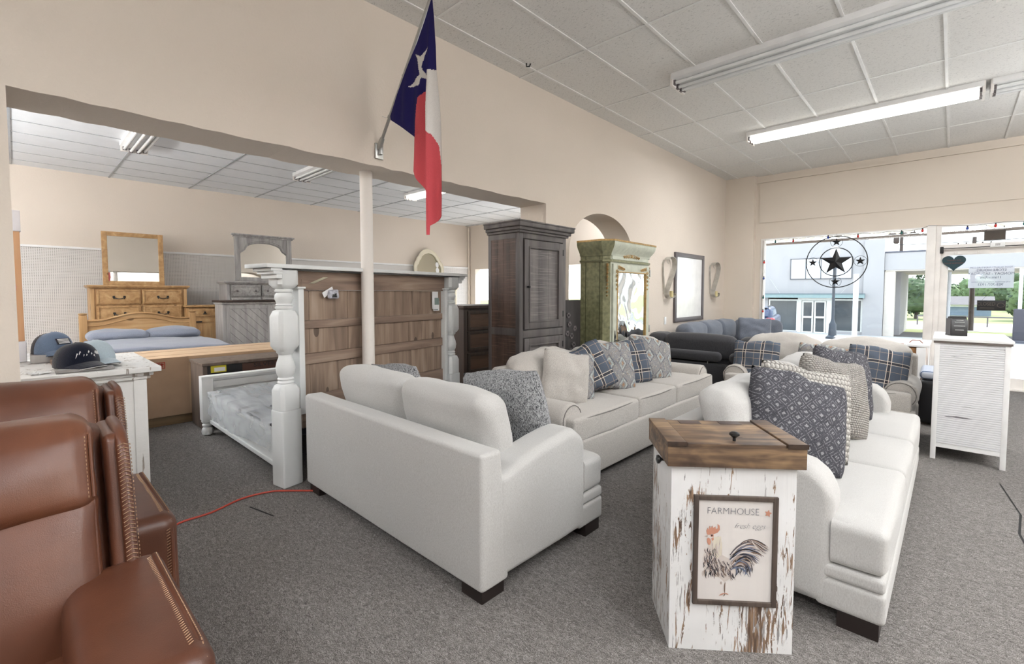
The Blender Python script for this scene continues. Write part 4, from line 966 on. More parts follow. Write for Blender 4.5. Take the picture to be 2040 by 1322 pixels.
# ------------------------------------------------------------------ brown leather recliners
def recliner(label, loc, rz=R90):
    t = th('recliner', label, 'recliner', loc, rz, 'brown leather recliners')
    def lean(p): p.y += (p.z-.5)*.36; return p
    def stitches(b, pts, step=.011, r=.0013, l=.0062):
        P = [Vector(p) for p in pts]
        for A_, C_ in zip(P, P[1:]):
            d = C_-A_; n = max(1, int(d.length/step))
            for i in range(n): a = A_+d*(i+.2)/n; b.tube([a, a+d.normalized()*l], r, 4)
    B().box(-.40, .40, -.3, .3, .0, .3, .03).obj('base', LEATHER, t)
    B().soft((0, -.12, .37), (.6, .66, .17), .06, 4, 8, crown=(0, .02, .02), nz=.006).obj('seat_cushion', LEATHER, t)
    B().soft((0, .245, .57), (.77, .19, .80), .06, 4, 10, fn=lean, nz=.003).obj('back_shell', LEATHER, t)
    for s in (-1, 1):
        wo = B().soft((s*.385, .22, .67), (.06, .25, .58), .022, 4, 8, fn=lean, nz=.002).obj('back_wing', LEATHER, t)
        P_ = [lean(Vector((s*.400, .088, z))) for z in [.42+i*.0415 for i in range(13)]]+[lean(Vector((s*.400, .105, .945))), lean(Vector((s*.400, .16, .962))), lean(Vector((s*.400, .3, .962)))]
        B().tube(P_, .017, 10).obj('stitched_band', LEATHER, wo)
        b = B()
        for i in range(46):
            z = .42+i*.0113; y_ = .0855
            for q in (-1, 1): b.tube([lean(Vector((s*.400+q*.013, y_-.013, z))), lean(Vector((s*.400+q*.001, y_-.0195, z+.007)))], .0011, 4)
        pts = [Vector(lean(Vector((s*.4195, .09, z)))) for z in (.42, .6, .8, .93)]; stitches(b, pts, .011, .0012, .006)
        b.obj('stitching', STITCH, wo)
    # pillow-like back cushions
    def bulge(p):
        p = lean(p); return p
    lo = B().soft((0, .13, .62), (.67, .18, .43), .05, 5, 12, crown=(.0, .05, .0), fn=bulge, nz=.008, nsc=5, seed=2).obj('lumbar_cushion', LEATHER, t)
    hi = B().soft((0, .115, .9), (.67, .19, .25), .055, 5, 12, crown=(.0, .045, .012), fn=bulge, nz=.007, nsc=5, seed=4).obj('head_cushion', LEATHER, t)
    for o_, c, hz, hd in ((lo, (.13, .62), .18, .09), (hi, (.115, .9), .085, .095)):
        b = B()
        for s in (-1, 1):
            pts = [Vector(lean(Vector((s*.318, c[0]-hd+.010, c[1]+hz*(-1+2*i/8))))) for i in range(9)]
            stitches(b, [p+Vector((-s*.006, -.001, 0)) for p in pts], .010, .0011, .006)
        b.obj('stitching', STITCH, o_)
        b = B()
        for s in (-1, 1): b.tube([Vector(lean(Vector((s*.323, c[0]-hd+.016, c[1]+hz*(-1+2*i/8))))) for i in range(9)], .0035, 6)
        b.obj('seam_welt', LEATHER, o_)
    for s in (-1, 1):
        a = B().soft((s*.36, -.15, .33), (.235, .62, .55), .05, 4, 10, crown=(.004, 0, .006), nz=.003, fn=lambda p: Vector((p.x, p.y, p.z+.02*max(0, p.y)))).obj('arm', LEATHER, t)
        b = B()
        xo = s*.452
        b.tube([(xo, .12, .597), (xo, -.38, .594), (xo, -.437, .57), (xo, -.452, .5), (xo, -.452, .12)], .011, 8)
        ro = b.obj('welt', LEATHER, a)
        b = B()
        for dx in (.004, -.016, -.03): stitches(b, [(xo+s*dx, .12, .6085-abs(dx)*.2), (xo+s*dx, -.39, .6065-abs(dx)*.2), (xo+s*dx, -.441, .582)], .010, .0013, .006)
        for k in range(50): y = .1-k*.0101; b.tube([(xo-s*.012, y, .6075), (xo-s*.022, y-.006, .6068)], .0013, 4)
        for k in range(40): z = .56-k*.0105; b.tube([(xo-s*.004, -.4645, z), (xo-s*.014, -.461, z-.006)], .0013, 4)
        b.obj('stitching', STITCH, ro)
    return t
recliner('brown leather recliner in the near left corner of the view', (-1.63, -.19, 0))
recliner('brown leather recliner right behind the nearest one, by the white chest', (-2.47, -.1, 0))

# ------------------------------------------------------------------ side room: pine and grey furniture
def drawer_chest(name, label, loc, w, d, h, rows, cols, mat, matv, pull, top0=.0, rz=R90, hsplit=None, overhang=.04, cat='dresser', base=.08):
    t = th(name, label, cat, loc, rz)
    b = B(); b.box(-w/2+.01, w/2-.01, -d/2+.015, d/2, base, h-.04); 
    for s in (-1, 1): b.box(min(s*w/2, s*(w/2-.05)), max(s*w/2, s*(w/2-.05)), -d/2, d/2, 0, h-.04, .004)
    b.obj('body', matv, t)
    b = B(); b.box(-w/2-overhang, w/2+overhang, -d/2-overhang, d/2, h-.035, h, .008); b.box(-w/2-overhang*.5, w/2+overhang*.5, -d/2-overhang*.5, d/2, h-.055, h-.033, .006); b.obj('top', mat, t)
    rh = (h-.06-base)/rows; cw = (w-.12)/cols
    for r_ in range(rows):
        for c in range(cols):
            x0 = -w/2+.06+c*cw+.015; x1 = x0+cw-.03; z0 = base+r_*rh+.015; z1 = z0+rh-.03
            f = B(); f.box(x0, x1, -d/2-.016, -d/2+.02, z0, z1, .004); panel_frame(f, x0+.018, x1-.018, z0+.018, z1-.018, -d/2-.026, .012, .012); do = f.obj('drawer', mat, t)
            pull(do, (x0+x1)/2, -d/2-.018, (z0+z1)/2, (x1-x0))
    return t
def bail(do, x, y, z, w):
    b = B(); P = [(x-.07*math.cos(PI*i/10), y-.03*math.sin(PI*i/10), z-.01-.025*math.sin(PI*i/10)**2) for i in range(11)]; b.tube(P, .007, 6)
    for s in (-1, 1): b.soft((x+s*.07, y-.004, z), (.034, .014, .034), .012, 3, 2); b.soft((x+s*.07, y-.004, z-.024), (.016, .012, .026), .006, 2, 2)
    b.obj('drawer_pull', BLACK, do)
def knobs2(do, x, y, z, w):
    b = B()
    for s in (-.32, .32): b.tube([(x+s*w, y, z), (x+s*w, y-.03, z), (x+s*w, y-.034, z)], [.01, .02, .01], 10)
    b.obj('knob', PEWTER, do)
drawer_chest('dresser', 'golden pine dresser with black bail pulls standing behind the pine bed', (-10.55, 1.5, 0), 1.33, .5, 1.53, 5, 2, PINE, PINEV, bail)
t = th('mirror', 'plain pine framed mirror leaning on the wall above the pine dresser', 'mirror', (-10.62, 1.46, 1.53), R90, rot=(R(-1.5), 0, R90))
f = B(); panel_frame(f, -.43, .43, .0, .93, -.02, .075, .035, .005); f.obj('frame', PINE, t); B().box(-.36, .36, -.005, .005, .07, .86).obj('mirror_glass', MIRROR, t)
def pine_bed():
    t = th('bed', 'golden pine bed with arched headboard and blue grey bedding', 'bed', (0, 0, 0)); w0, w1 = .66, 2.02
    for x, h in ((-9.3, 1.07), (-7.2, .64)):
        for y in (w0, w1):
            b = B(); b.box(x-.045, x+.045, y-.045, y+.045, 0, h, .006); b.lathe([(.035, 0), (.05, .008), (.055, .022), (.03, .03)], (x, y, h), 16); b.obj('post', PINEV, t)
        b = B(); n = 20; P = [(w0+.04+(w1-w0-.08)*i/n, h-.07+.1*max(0, math.sin(PI*(i/n-.12)/.76) if .12 < i/n < .88 else 0)**1.3) for i in range(n+1)]
        b.prism(P+[(w1-.04, h-.6), (w0+.04, h-.6)], x-.02, x+.02, 'yz')
        b.tube([(x+.022, y, z-.015) for y, z in P], .016, 6); b.tube([(x+.022, y, z-.09) for y, z in P], .008, 6)
        b.obj('headboard' if x < -8 else 'footboard', PINE, t)
        b = B(); b.box(x+.018, x+.03, w0+.14, w1-.14, h-.5, h-.2, .004); b.obj('inset_panel', PINE, t)
    b = B(); b.box(-9.3, -7.2, w0-.01, w0+.02, .2, .42); b.box(-9.3, -7.2, w1-.02, w1+.01, .2, .42); b.obj('side_rail', PINE, t)
pine_bed()
o = B().soft((-8.28, 1.34, .52), (1.9, 1.3, .3), .08, 4, 8, crown=(0, 0, .01)).obj('mattress', DKFAB); o['label'] = 'dark sided mattress on the pine bed'; o['category'] = 'mattress'
def drape(p): p.z += .012*math.sin(p.x*6+p.y*3); return p
o = B().soft((-8.25, 1.34, .66), (1.86, 1.42, .1), .045, 3, 12, crown=(0, 0, .02), nz=.02, nsc=3, fn=drape).obj('blanket', SATIN); o['label'] = 'smooth blue grey sheet spread over the pine bed'; o['category'] = 'sheet'
for y, l in ((1.0, 'left'), (1.66, 'right')):
    o = B().soft((-8.9, y, .77), (.5, .66, .12), .058, 4, 8, crown=(.02, .02, .05), nz=.02, seed=int(y*5)).obj('bed_pillow', SATIN); o['label'] = 'blue grey pillow on the pine bed, %s of the pair' % l; o['category'] = 'pillow'; o['group'] = 'pillows on the pine bed'
def nightstand():
    t = th('nightstand', 'small pine nightstand with one drawer and a hinged door, right of the pine bed', 'nightstand', (-10.35, 2.4, 0), R90)
    w, d, h = .5, .42, 1.17
    b = B(); b.box(-w/2, w/2, -d/2, d/2, .12, h-.04, .004); b.box(-w/2-.03, w/2+.03, -d/2-.03, d/2, 0, .12, .01); b.obj('body', PINEV, t)
    b = B(); b.box(-w/2-.05, w/2+.05, -d/2-.05, d/2, h-.035, h, .008); b.obj('top', PINE, t)
    f = B(); f.box(-.19, .19, -d/2-.01, -d/2, h-.22, h-.07, .003); panel_frame(f, -.17, .17, h-.2, h-.09, -d/2-.016, .014, .01); do = f.obj('drawer', PINE, t)
    b = B(); b.soft((0, -d/2-.022, h-.135), (.03, .02, .04), .008, 2, 2); b.soft((0, -d/2-.022, h-.16), (.07, .015, .015), .006, 2, 2); b.obj('drawer_pull', BLACK, do)
    f = B(); panel_frame(f, -.21, .21, .16, h-.26, -d/2-.012, .06, .012); f.box(-.15, .15, -d/2-.004, -d/2+.004, .22, h-.32); f.box(-.1, .1, -d/2-.012, -d/2+.004, .28, h-.38, .006); do = f.obj('door', PINEV, t)
    b = B(); b.prism([(-.22, h-.3), (-.06, h-.29), (-.04, h-.305), (-.06, h-.32), (-.22, h-.31)], -d/2-.02, -d/2-.012); b.obj('strap_hinge', BLACK, do)
    B().soft((.19, -d/2-.02, .72), (.03, .02, .08), .008, 2, 2).obj('latch', BLACK, do)
nightstand()
drawer_chest('dresser', 'long weathered grey dresser with small knobs under the arched grey mirror', (-10.2, 3.6, 0), 1.75, .5, 1.62, 6, 3, GREYH, GREYW, knobs2)
def grey_chest():
    t = th('sideboard', 'grey sideboard with diagonal plank doors and a dark top', 'sideboard', (-9.25, 3.15, 0), R90)
    w, d, h = 1.5, .45, 1.27
    b = B(); b.box(-w/2, w/2, -d/2, d/2, .0, h-.06, .004); b.obj('body', GREYW, t)
    b = B(); b.box(-w/2-.02, w/2+.02, -d/2-.02, d/2, h-.07, h-.03, .01); b.obj('moulding', GREYH, t)
    b = B(); b.box(-w/2-.045, w/2+.045, -d/2-.045, d/2, h-.03, h, .006); b.obj('top', DKBROWN, t)
    for k in (0, 1):
        x0 = -w/2+.05+k*(w-.1)/2; x1 = x0+(w-.1)/2; z0, z1 = .1, h-.1
        f = B(); panel_frame(f, x0, x1, z0, z1, -d/2-.018, .05, .018); do = f.obj('door', GREYW, t)
        b = B(); n = 11; ww, hh = x1-x0-.1, z1-z0-.1; dd = (ww+hh*1.0)/n
        for i in range(n):
            a0, a1 = i*dd+.005, (i+1)*dd-.005; P = []
            # band between u+v=a0 and u+v=a1 clipped to the rectangle
            def clip(poly, fn_):
                out = []
                for q in range(len(poly)):
                    A_, C_ = poly[q], poly[(q+1) % len(poly)]; fa, fc = fn_(A_), fn_(C_)
                    if fa >= 0: out.append(A_)
                    if fa*fc < 0: s_ = fa/(fa-fc); out.append((A_[0]+(C_[0]-A_[0])*s_, A_[1]+(C_[1]-A_[1])*s_))
                return out
            poly = [(0, 0), (ww, 0), (ww, hh), (0, hh)]; poly = clip(poly, lambda p: p[0]+p[1]-a0); poly = clip(poly, lambda p: a1-p[0]-p[1])
            if len(poly) > 2: b.prism([((x0+.05+p[0]) if k == 0 else (x1-.05-p[0]), z0+.05+p[1]) for p in poly], -d/2-.014, -d/2+.002)
        b.obj('diagonal_plank', GREYW, do, smooth=0)
grey_chest()
def arch_mirror(name, label, loc, w, h, mat, rot):
    t = th(name, label, 'mirror', loc, 0, rot=rot); n = 24; fw = .1
    def arc(hw, base, top): 
        L = []
        for i in range(n+1):
            u = -1+2*i/n; a = abs(u); z = top-.02-(.16*max(0, 1-math.sqrt(max(0, 1-min(1, a/.82)**2)))) if a < .82 else top-.18-.06*(a-.82)/.18
            L.append((u*hw, z))
        return L
    f = B(); P = arc(w/2-fw, 0, h-.14); f.box(-w/2, -w/2+fw, -.03, .02, 0, h-.04, .004); f.box(w/2-fw, w/2, -.03, .02, 0, h-.04, .004); f.box(-w/2+fw, w/2-fw, -.03, .02, 0, .08, .004)
    for (xa, za), (xb, zb) in zip(P, P[1:]): f.prism([(xa, za), (xb, zb), (xb, h-.04), (xa, h-.04)], -.025, .02)
    f.tube([(x, -.032, z+.02) for x, z in P], .014, 6); f.tube([(x, -.03, z+.05) for x, z in P[2:-2]], .008, 6)
    for s in (-1, 1): f.box(s*(w/2-.03)-.02, s*(w/2-.03)+.02, -.045, -.02, .02, h-.08, .004)
    f.obj('frame', mat, t)
    f = B(); f.box(-w/2-.03, w/2+.03, -.05, .02, h-.06, h-.03, .006); f.box(-w/2-.055, w/2+.055, -.075, .02, h-.03, h, .006); f.obj('cornice', mat, t)
    f = B(); f.prism([(-w/2+fw-.01, .06)]+[(w/2-fw+.01, .06)]+[(x*1.0, z+.01) for x, z in reversed(P)], .0, .008); f.obj('mirror_glass', MIRROR, t, smooth=0)
arch_mirror('mirror', 'weathered grey mirror with an arched opening on the grey dresser', (-10.25, 3.5, 1.63), 1.08, .93, GREYW, (R(-1.5), 0, R90))
def cream_mirror():
    t = th('mirror', 'cream mirror with a curved crested top, right of the white post', 'mirror', (-10.85, 8.1, 1.55), 0, rot=(R(-5), 0, R90))
    P = [(-.5, 0), (-.5, .62), (-.47, .7), (-.42, .74), (-.38, .84), (-.33, .88), (-.27, .98), (-.16, 1.06), (0, 1.1), (.16, 1.06), (.27, .98), (.33, .88), (.38, .84), (.42, .74), (.47, .7), (.5, .62), (.5, 0)]
    cm = paint('antique cream', srgb(228, 220, 200), .45)
    I = [(x*.86, max(.06, z*.9)) for x, z in P]
    b = B()
    for i in range(len(P)-1): b.prism([P[i], P[i+1], I[i+1], I[i]], -.03, .02)
    b.prism([P[-1], P[0], I[0], I[-1]], -.03, .02); b.tube([(x, -.03, z) for x, z in P], .014, 6); b.tube([(x, -.03, z) for x, z in I], .01, 6); b.obj('frame', cm, t)
    b = B(); b.prism([(x*1.02, z) for x, z in I], .0, .006); b.obj('mirror_glass', mirror('olive mirror', 0, (.66, .67, .58)), t, smooth=0)
    b = B()
    for z in (.66, .5): b.prism([(.3+.055*math.cos(PI*k/8), z+.08*math.sin(PI*k/8)) for k in range(16)], -.012, -.002)
    b.obj('paper_tag', WHITE, t)
    drawer_chest('dresser', 'cream dresser carrying the crested mirror, mostly hidden behind the bed', (-10.72, 8.05, 0), 1.5, .45, 1.54, 5, 2, cm, cm, knobs2)
cream_mirror()
# ------------------------------------------------------------------ tags on the headboard
Mh = Matrix.Translation((-3.5, 1.32, 0)) @ Matrix.Rotation(R(10.7), 4, 'Z')
def hang(name, label, cat, y, z, parts, rot=0):
    t = th(name, label, cat, Mh @ Vector((.03, y, z)), 0, rot=(rot, 0, R(10.7)))
    for nm, m, fn_ in parts: b = B(); fn_(b); b.obj(nm, m, t)
    return t
wp = paint('white paper', srgb(236, 236, 238), .7); gp = paint('grey green print', srgb(130, 146, 142), .8)
hang('care_tag', 'stack of white and green care tags stapled at the far side of the brown headboard', 'tag', 1.58, 1.34, [('paper', wp, lambda b: (b.box(0, .002, -.05, .035, -.1, .07), b.box(.002, .004, -.035, .05, -.12, -.02))), ('print', gp, lambda b: (b.box(.0045, .0055, -.02, .045, -.06, .01), b.box(.0045, .0055, -.03, .03, -.113, -.105)))])
hang('hardware_bag', 'clear bag of black hardware with a paper header stapled on the brown headboard', 'bag', .36, 1.41, [('header', wp, lambda b: b.poly([(.002, -.05, -.05), (.004, .03, .01), (.004, .02, .04), (.002, -.07, -.01)])), ('bag', paint('crinkled film', srgb(178, 178, 188), .2, ns=40, var=.3, bs=.5), lambda b: b.soft((.015, .02, -.02), (.03, .09, .07), .014, 3, 4, nz=.008, nsc=20)), ('screws', BLACK, lambda b: b.soft((.03, .02, -.03), (.008, .04, .03), .003, 2, 3, nz=.006, nsc=40))])
hang('paper_tag', 'cream paper label curling out from under the cap of the headboard', 'tag', .2, 1.5, [('paper', paint('cream paper', srgb(222, 214, 190), .7), lambda b: [b.poly([(.01+.012*i, -.015+.022*i-.01, -.03+.012*i), (.01+.012*(i+1), -.015+.022*(i+1)-.01, -.03+.012*(i+1)), (.01+.012*(i+1), .02+.022*(i+1), -.03+.012*(i+1)), (.01+.012*i, .02+.022*i, -.03+.012*i)]) for i in range(4)])])

# ------------------------------------------------------------------ wall decor
t = th('framed_board', 'large blank white board in a dark pewter frame between two sconces', 'framed board', (-3.3, 7.92, .92), R90)
f = B(); panel_frame(f, -.6, .6, 0, 1.14, -.035, .07, .035, .006); f.obj('frame', PEWTER, t)
B().box(-.54, .54, -.015, -.002, .06, 1.08).obj('white_panel', paint('glossy white', srgb(250, 250, 250), .15), t)
def sconce(label, y):
    t = th('candle_sconce', label, 'sconce', (-3.3, y, 1.33), R90, 'metal scroll candle sconces')
    P = []
    for i in range(14): a = PI*1.15*i/13; P.append((0, -.16+.15*math.cos(PI-a)*-1*-1 if 0 else -.09-.085*math.cos(a), .5+.085*math.sin(a)))
    # strip: wall loop at the top, sweeping down to an outward curl that carries the candle
    path = [(-.012, .42), (-.03, .52), (-.08, .60), (-.15, .63), (-.22, .61), (-.26, .54), (-.25, .44), (-.19, .31), (-.13, .2), (-.08, .1), (-.07, .05), (-.09, .01), (-.15, -.01), (-.21, .01), (-.22, .05), (-.19, .07)]
    b = B()
    def rb(path, w):
        L = [[b.v((sx*w, y_, z_)) for sx in (-1, 1)] for y_, z_ in path]; Q = [[b.v((sx*w, y_+.004, z_+.004)) for sx in (-1, 1)] for y_, z_ in path]
        for i in range(len(path)-1):
            b.f([L[i][0], L[i][1], L[i+1][1], L[i+1][0]]); b.f([Q[i][0], Q[i+1][0], Q[i+1][1], Q[i][1]])
            for s in (0, 1): b.f([L[i][s], L[i+1][s], Q[i+1][s], Q[i][s]])
    def strip(path, ya, yb, name):
        b = B(); L = [[[b.v((x_+o_, y_, z_+o_)) for y_ in (ya, yb)] for x_, z_ in path] for o_ in (0, .004)]
        for i in range(len(path)-1):
            for Q in L: b.f([Q[i][0], Q[i][1], Q[i+1][1], Q[i+1][0]])
            for s in (0, 1): b.f([L[0][i][s], L[0][i+1][s], L[1][i+1][s], L[1][i][s]])
        b.obj(name, GALV, t, smooth=60)
    strip([(-.13, .58), (-.09, .61), (-.04, .63), (.03, .635), (.09, .62), (.14, .59), (.16, .54), (.15, .47), (.12, .41), (.07, .33), (.02, .26), (-.04, .18), (-.09, .11), (-.11, .06), (-.1, .02), (-.06, -.01), (0, -.015), (.07, -.01), (.13, .01), (.15, .04), (.13, .065)], -.02, -.10, 'scroll_strip')
    strip([(-.13, .58), (-.165, .52), (-.165, .44), (-.15, .32), (-.13, .2), (-.11, .06)], -.002, -.035, 'back_strip'); b = B()
    b.tube([(-.08+.035*math.cos(a), -.07, .56+.035*math.sin(a)) for a in [i*.5 for i in range(10)]], .004, 6); b.obj('wire_scroll', GALV, t)
    B().lathe([(.028, .0), (.03, .002), (.03, .1), (.001, .102)], (.06, -.06, .0), 16).obj('candle', paint('cream wax', srgb(214, 200, 150), .5), t)
sconce('metal scroll sconce with a candle left of the white board', 7.06); sconce('metal scroll sconce with a candle right of the white board', 8.98)
o = B().box(-3.3, -3.292, 7.0, 7.07, .9, 1.02, .003).obj('wall_outlet', WHITE); o['label'] = 'white wall outlet below the left sconce'; o['category'] = 'outlet'

# ------------------------------------------------------------------ flag
def flag():
    p = th('flag_pole', 'shiny steel flag pole slanting out of a wall bracket', 'flag pole', (0, 0, 0))
    A_, C_ = Vector((-3.27, 1.98, 2.55)), Vector((-2.62, 1.98, 3.375))
    b = B(); b.tube([A_, C_], .0115, 12); b.obj('pole', METAL, p)
    b = B(); b.tube([C_, C_+Vector((.012, 0, .016)), C_+Vector((.02, 0, .027))], [.016, .016, .006], 12); b.obj('finial', GOLD, p)
    b = B(); m = A_+(C_-A_)*.5; b.tube([m, m+(C_-A_)*.012], .015, 12); m = A_+(C_-A_)*.2; b.tube([m, m+(C_-A_)*.02], .016, 12); b.tube([m, m+Vector((-.1, 0, .04))], .0016, 5); b.obj('collar', METAL, p)
    b = B(); b.soft((-3.291, 1.98, 2.5), (.016, .07, .12), .004, 2, 2); b.tube([(-3.29, 1.98, 2.52), A_+(C_-A_)*.05], [.024, .017], 12); b.box(-3.31+.03, -3.25, 1.97, 1.99, 2.47, 2.52, .003); b.obj('bracket', METAL, p)
    L = [(-2.61, 3.357), (-2.677, 3.252), (-2.763, 3.139), (-2.898, 2.997), (-3.018, 2.852), (-3.105, 2.72), (-3.1, 2.69), (-2.952, 2.6), (-2.8, 2.5), (-2.809, 2.375), (-2.822, 2.263), (-2.736, 2.172), (-2.642, 2.071), (-2.634, 1.933), (-2.625, 1.858), (-2.595, 1.786)]
    Rr = [(-2.594, 3.357), (-2.572, 3.224), (-2.555, 3.04), (-2.549, 2.879), (-2.528, 2.665), (-2.511, 2.471), (-2.502, 2.255), (-2.495, 2.134), (-2.489, 2.013), (-2.49, 1.911), (-2.554, 1.875), (-2.578, 1.853), (-2.579, 1.786)]
    def at(T_, z):
        for (xa, za), (xb, zb) in zip(T_, T_[1:]):
            if zb <= z <= za: return xa+(xb-xa)*(za-z)/max(1e-9, za-zb)
        return T_[-1][0]
    star = [(-2.645, 3.066), (-2.684, 3.019), (-2.713, 2.949), (-2.682, 2.903), (-2.627, 2.844), (-2.714, 2.882), (-2.736, 2.834), (-2.874, 2.864), (-2.789, 2.887), (-2.728, 2.905), (-2.74, 2.958), (-2.752, 3.018), (-2.786, 3.064), (-2.722, 3.026)]
    blue = [(-2.7, 3.5), (-2.5, 3.5), (-2.5, 2.88), (-2.549, 2.879), (-2.6, 2.895), (-2.631, 2.887), (-2.626, 2.777), (-2.694, 2.778), (-2.748, 2.75), (-2.776, 2.621), (-2.796, 2.49), (-2.952, 2.59), (-3.2, 2.68), (-3.2, 3.3)]
    red = [(-2.626, 2.777), (-2.694, 2.778), (-2.748, 2.75), (-2.83, 2.375), (-2.83, 2.263), (-2.66, 2.06), (-2.62, 1.7), (-2.4, 1.7), (-2.4, 2.134), (-2.5, 2.232), (-2.531, 2.38), (-2.576, 2.456), (-2.622, 2.509), (-2.624, 2.643)]
    def inside(P, x, z):
        c = False
        for (xa, za), (xb, zb) in zip(P, P[1:]+P[:1]):
            if (za > z) != (zb > z) and x < (xb-xa)*(z-za)/(zb-za)+xa: c = not c
        return c
    b = B(); nr, nc = 260, 60; V = []; zt, zb_ = 3.357, 1.79
    for r in range(nr+1):
        z = zt+(zb_-zt)*r/nr; a, c = at(L, z), at(Rr, z); row = []
        for k in range(nc+1):
            u = k/nc; x = a+(c-a)*u; q = (zt-z)/(zt-zb_)
            k_ = max(0, min(1, (x-a)/.12)) if z > 2.5 else 1; fold = (.012*math.sin((x+2.62)*40+q*1.2)+.035*math.exp(-((x+2.62-.03*q)/.022)**2))*min(1, q*2+.1)*k_
            row.append((x, 1.975-fold-.02*q, z))
        V.append(row)
    for s, mo in ((0, 0), (.003, 0)):
        G = [[b.v((x, y+s, z)) for x, y, z in row] for row in V]
        for r in range(nr):
            for k in range(nc):
                x = (V[r][k][0]+V[r+1][k+1][0])/2; z = (V[r][k][2]+V[r+1][k+1][2])/2
                mi = 0 if inside(star, x, z) else (1 if inside(blue, x, z) else (2 if inside(red, x, z) else 0))
                b.f([G[r][k], G[r+1][k], G[r+1][k+1], G[r][k+1]], mi)
    def cloth(n_, c):
        t = T(n_); t.col(t.ramp(t.noise(300, 2), [(.3, tuple(q*.85 for q in c)), (.7, c)])).rough(.85, 0, .2); t.bump(t.noise(14, 2), .3, .01); return t.m
    o = b.obj('flag', [cloth('white bunting', srgb(232, 228, 224)), cloth('navy bunting', srgb(40, 36, 96)), cloth('red bunting', srgb(214, 90, 98))], None, smooth=80)
    o['label'] = 'red white and navy lone star flag drooping from the slanted pole'; o['category'] = 'flag'
flag()

# cord on the carpet
pts = [(-3.2, .47), (-3.36, .62), (-3.38, .8), (-3.46, 1.0), (-3.44, 1.17), (-3.36, 1.27), (-3.2, 1.42)]
P = []
for i in range(len(pts)-1):
    p0, p1, p2, p3 = pts[max(0, i-1)], pts[i], pts[i+1], pts[min(len(pts)-1, i+2)]
    for k in range(8):
        q = k/8; P.append(tuple(.5*(2*p1[a]+(p2[a]-p0[a])*q+(2*p0[a]-5*p1[a]+4*p2[a]-p3[a])*q*q+(3*p1[a]-p0[a]-3*p2[a]+p3[a])*q**3) for a in (0, 1))+(.007,))
o = B().tube(P, .0065, 8).obj('extension_cord', paint('orange red cord', srgb(186, 72, 56), .5)); o['label'] = 'orange red extension cord running across the carpet to the loveseat'; o['category'] = 'cord'
b = B(); b.tube([(-3.05, 3.44, 3.6), (-3.05, 3.44, 3.57), (-3.02, 3.45, 3.565), (-3.0, 3.44, 3.58)], .007, 8); o = b.obj('ceiling_hook', BLACK); o['label'] = 'small dark hook in the ceiling tiles right of the flag'; o['category'] = 'hook'

# ------------------------------------------------------------------ things at the window and the door
def star_ring():
    t = th('star_ornament', 'black metal ring ornament with one large and four small stars hanging in the shop window', 'ornament', (-1.475, 9.68, 1.93))
    def star(r, c, d=.02):
        b = B(); P = [((r if k % 2 == 0 else r*.39)*math.sin(k*PI/5), (r if k % 2 == 0 else r*.39)*math.cos(k*PI/5)) for k in range(10)]
        m1, m2 = b.v((c[0], -d, c[1])), b.v((c[0], d, c[1])); V = [b.v((c[0]+x, 0, c[1]+z)) for x, z in P]
        for k in range(10): b.f([V[k], V[(k+1) % 10], m1]); b.f([V[(k+1) % 10], V[k], m2])
        return b
    star(.235, (0, 0), .04).obj('large_star', BLACK, t, smooth=0)
    def ring(r, c, w): return B().tube([(c[0]+r*math.cos(2*PI*k/48), 0, c[1]+r*math.sin(2*PI*k/48)) for k in range(48)], w, 8, closed=True)
    ring(.438, (0, 0), .008).obj('outer_ring', BLACK, t); ring(.24, (0, 0), .008).obj('inner_ring', BLACK, t)
    for a in (0, 90, 180, 270):
        c = (.339*math.cos(R(a)), .339*math.sin(R(a))); so = star(.074, c).obj('small_star', BLACK, t, smooth=0); ring(.086, c, .003).obj('small_ring', BLACK, so)
    b = B()
    for s in (-1, 1): b.tube([(s*.1, 0, .43), (s*.1, 0, .46)], .003)
    b.tube([(0, 0, .44), (0, .03, .5)], .002, 5); b.obj('hanger', METAL, t)
star_ring()
g = 'coloured bulbs of the string lights'
cord = B()
cols = [paint(n_, c, .25) for n_, c in (('red bulb', srgb(196, 40, 36)), ('blue bulb', srgb(40, 70, 160)), ('green bulb', srgb(24, 92, 88)))]
cn = ['red', 'blue', 'green']
top = [(-2.6+i*.105, 9.7, 2.39-.012*abs(math.sin(i*.9))) for i in range(22)]+[(-.3, 9.66, 2.43), (-.1, 9.68, 2.41), (.2, 9.68, 2.385), (.5, 9.68, 2.41), (.8, 9.68, 2.39), (1.0, 9.68, 2.4)]
cord.tube(top, .003, 5); cord.tube([(-2.63, 9.7, 2.38-.2*i+.0) for i in range(9)], .003, 5)
o = cord.obj('light_string_cord', paint('green black wire', srgb(40, 48, 44), .6)); o['label'] = 'dark wire of the string lights along the top and left of the shop window'; o['category'] = 'string lights'
spots = [(-2.42, 2.35, 2, 'first from the left along the top'), (-2.13, 2.345, 0, 'second from the left along the top'), (-1.6, 2.365, 1, 'just left of the ring top'), (-1.18, 2.35, 0, 'just right of the ring top'), (-.62, 2.36, 2, 'second last before the door'), (-.37, 2.37, 0, 'last before the door'),
         (.13, 2.36, 1, 'above the door by the heart'), (.42, 2.37, 0, 'above the door middle'), (.7, 2.37, 2, 'above the door far right'), (-2.6, 1.98, 0, 'highest on the left side'), (-2.6, 1.68, 1, 'second highest on the left side'), (-2.6, 1.32, 2, 'middle of the left side'), (-2.6, 1.06, 0, 'second lowest on the left side'), (-2.6, .78, 1, 'lowest on the left side')]
for x, z, c, w in spots:
    t = th('string_light_bulb', '%s string light bulb, %s' % (cn[c], w), 'light bulb', (x, 9.685, z), 0, g)
    B().lathe([(.002, -.032), (.012, -.026), (.017, -.012), (.013, .004), (.008, .014)], (0, 0, 0), 12).obj('bulb', cols[c], t); B().lathe([(.009, .012), (.009, .032)], (0, 0, 0), 10).obj('socket', BLACK, t)
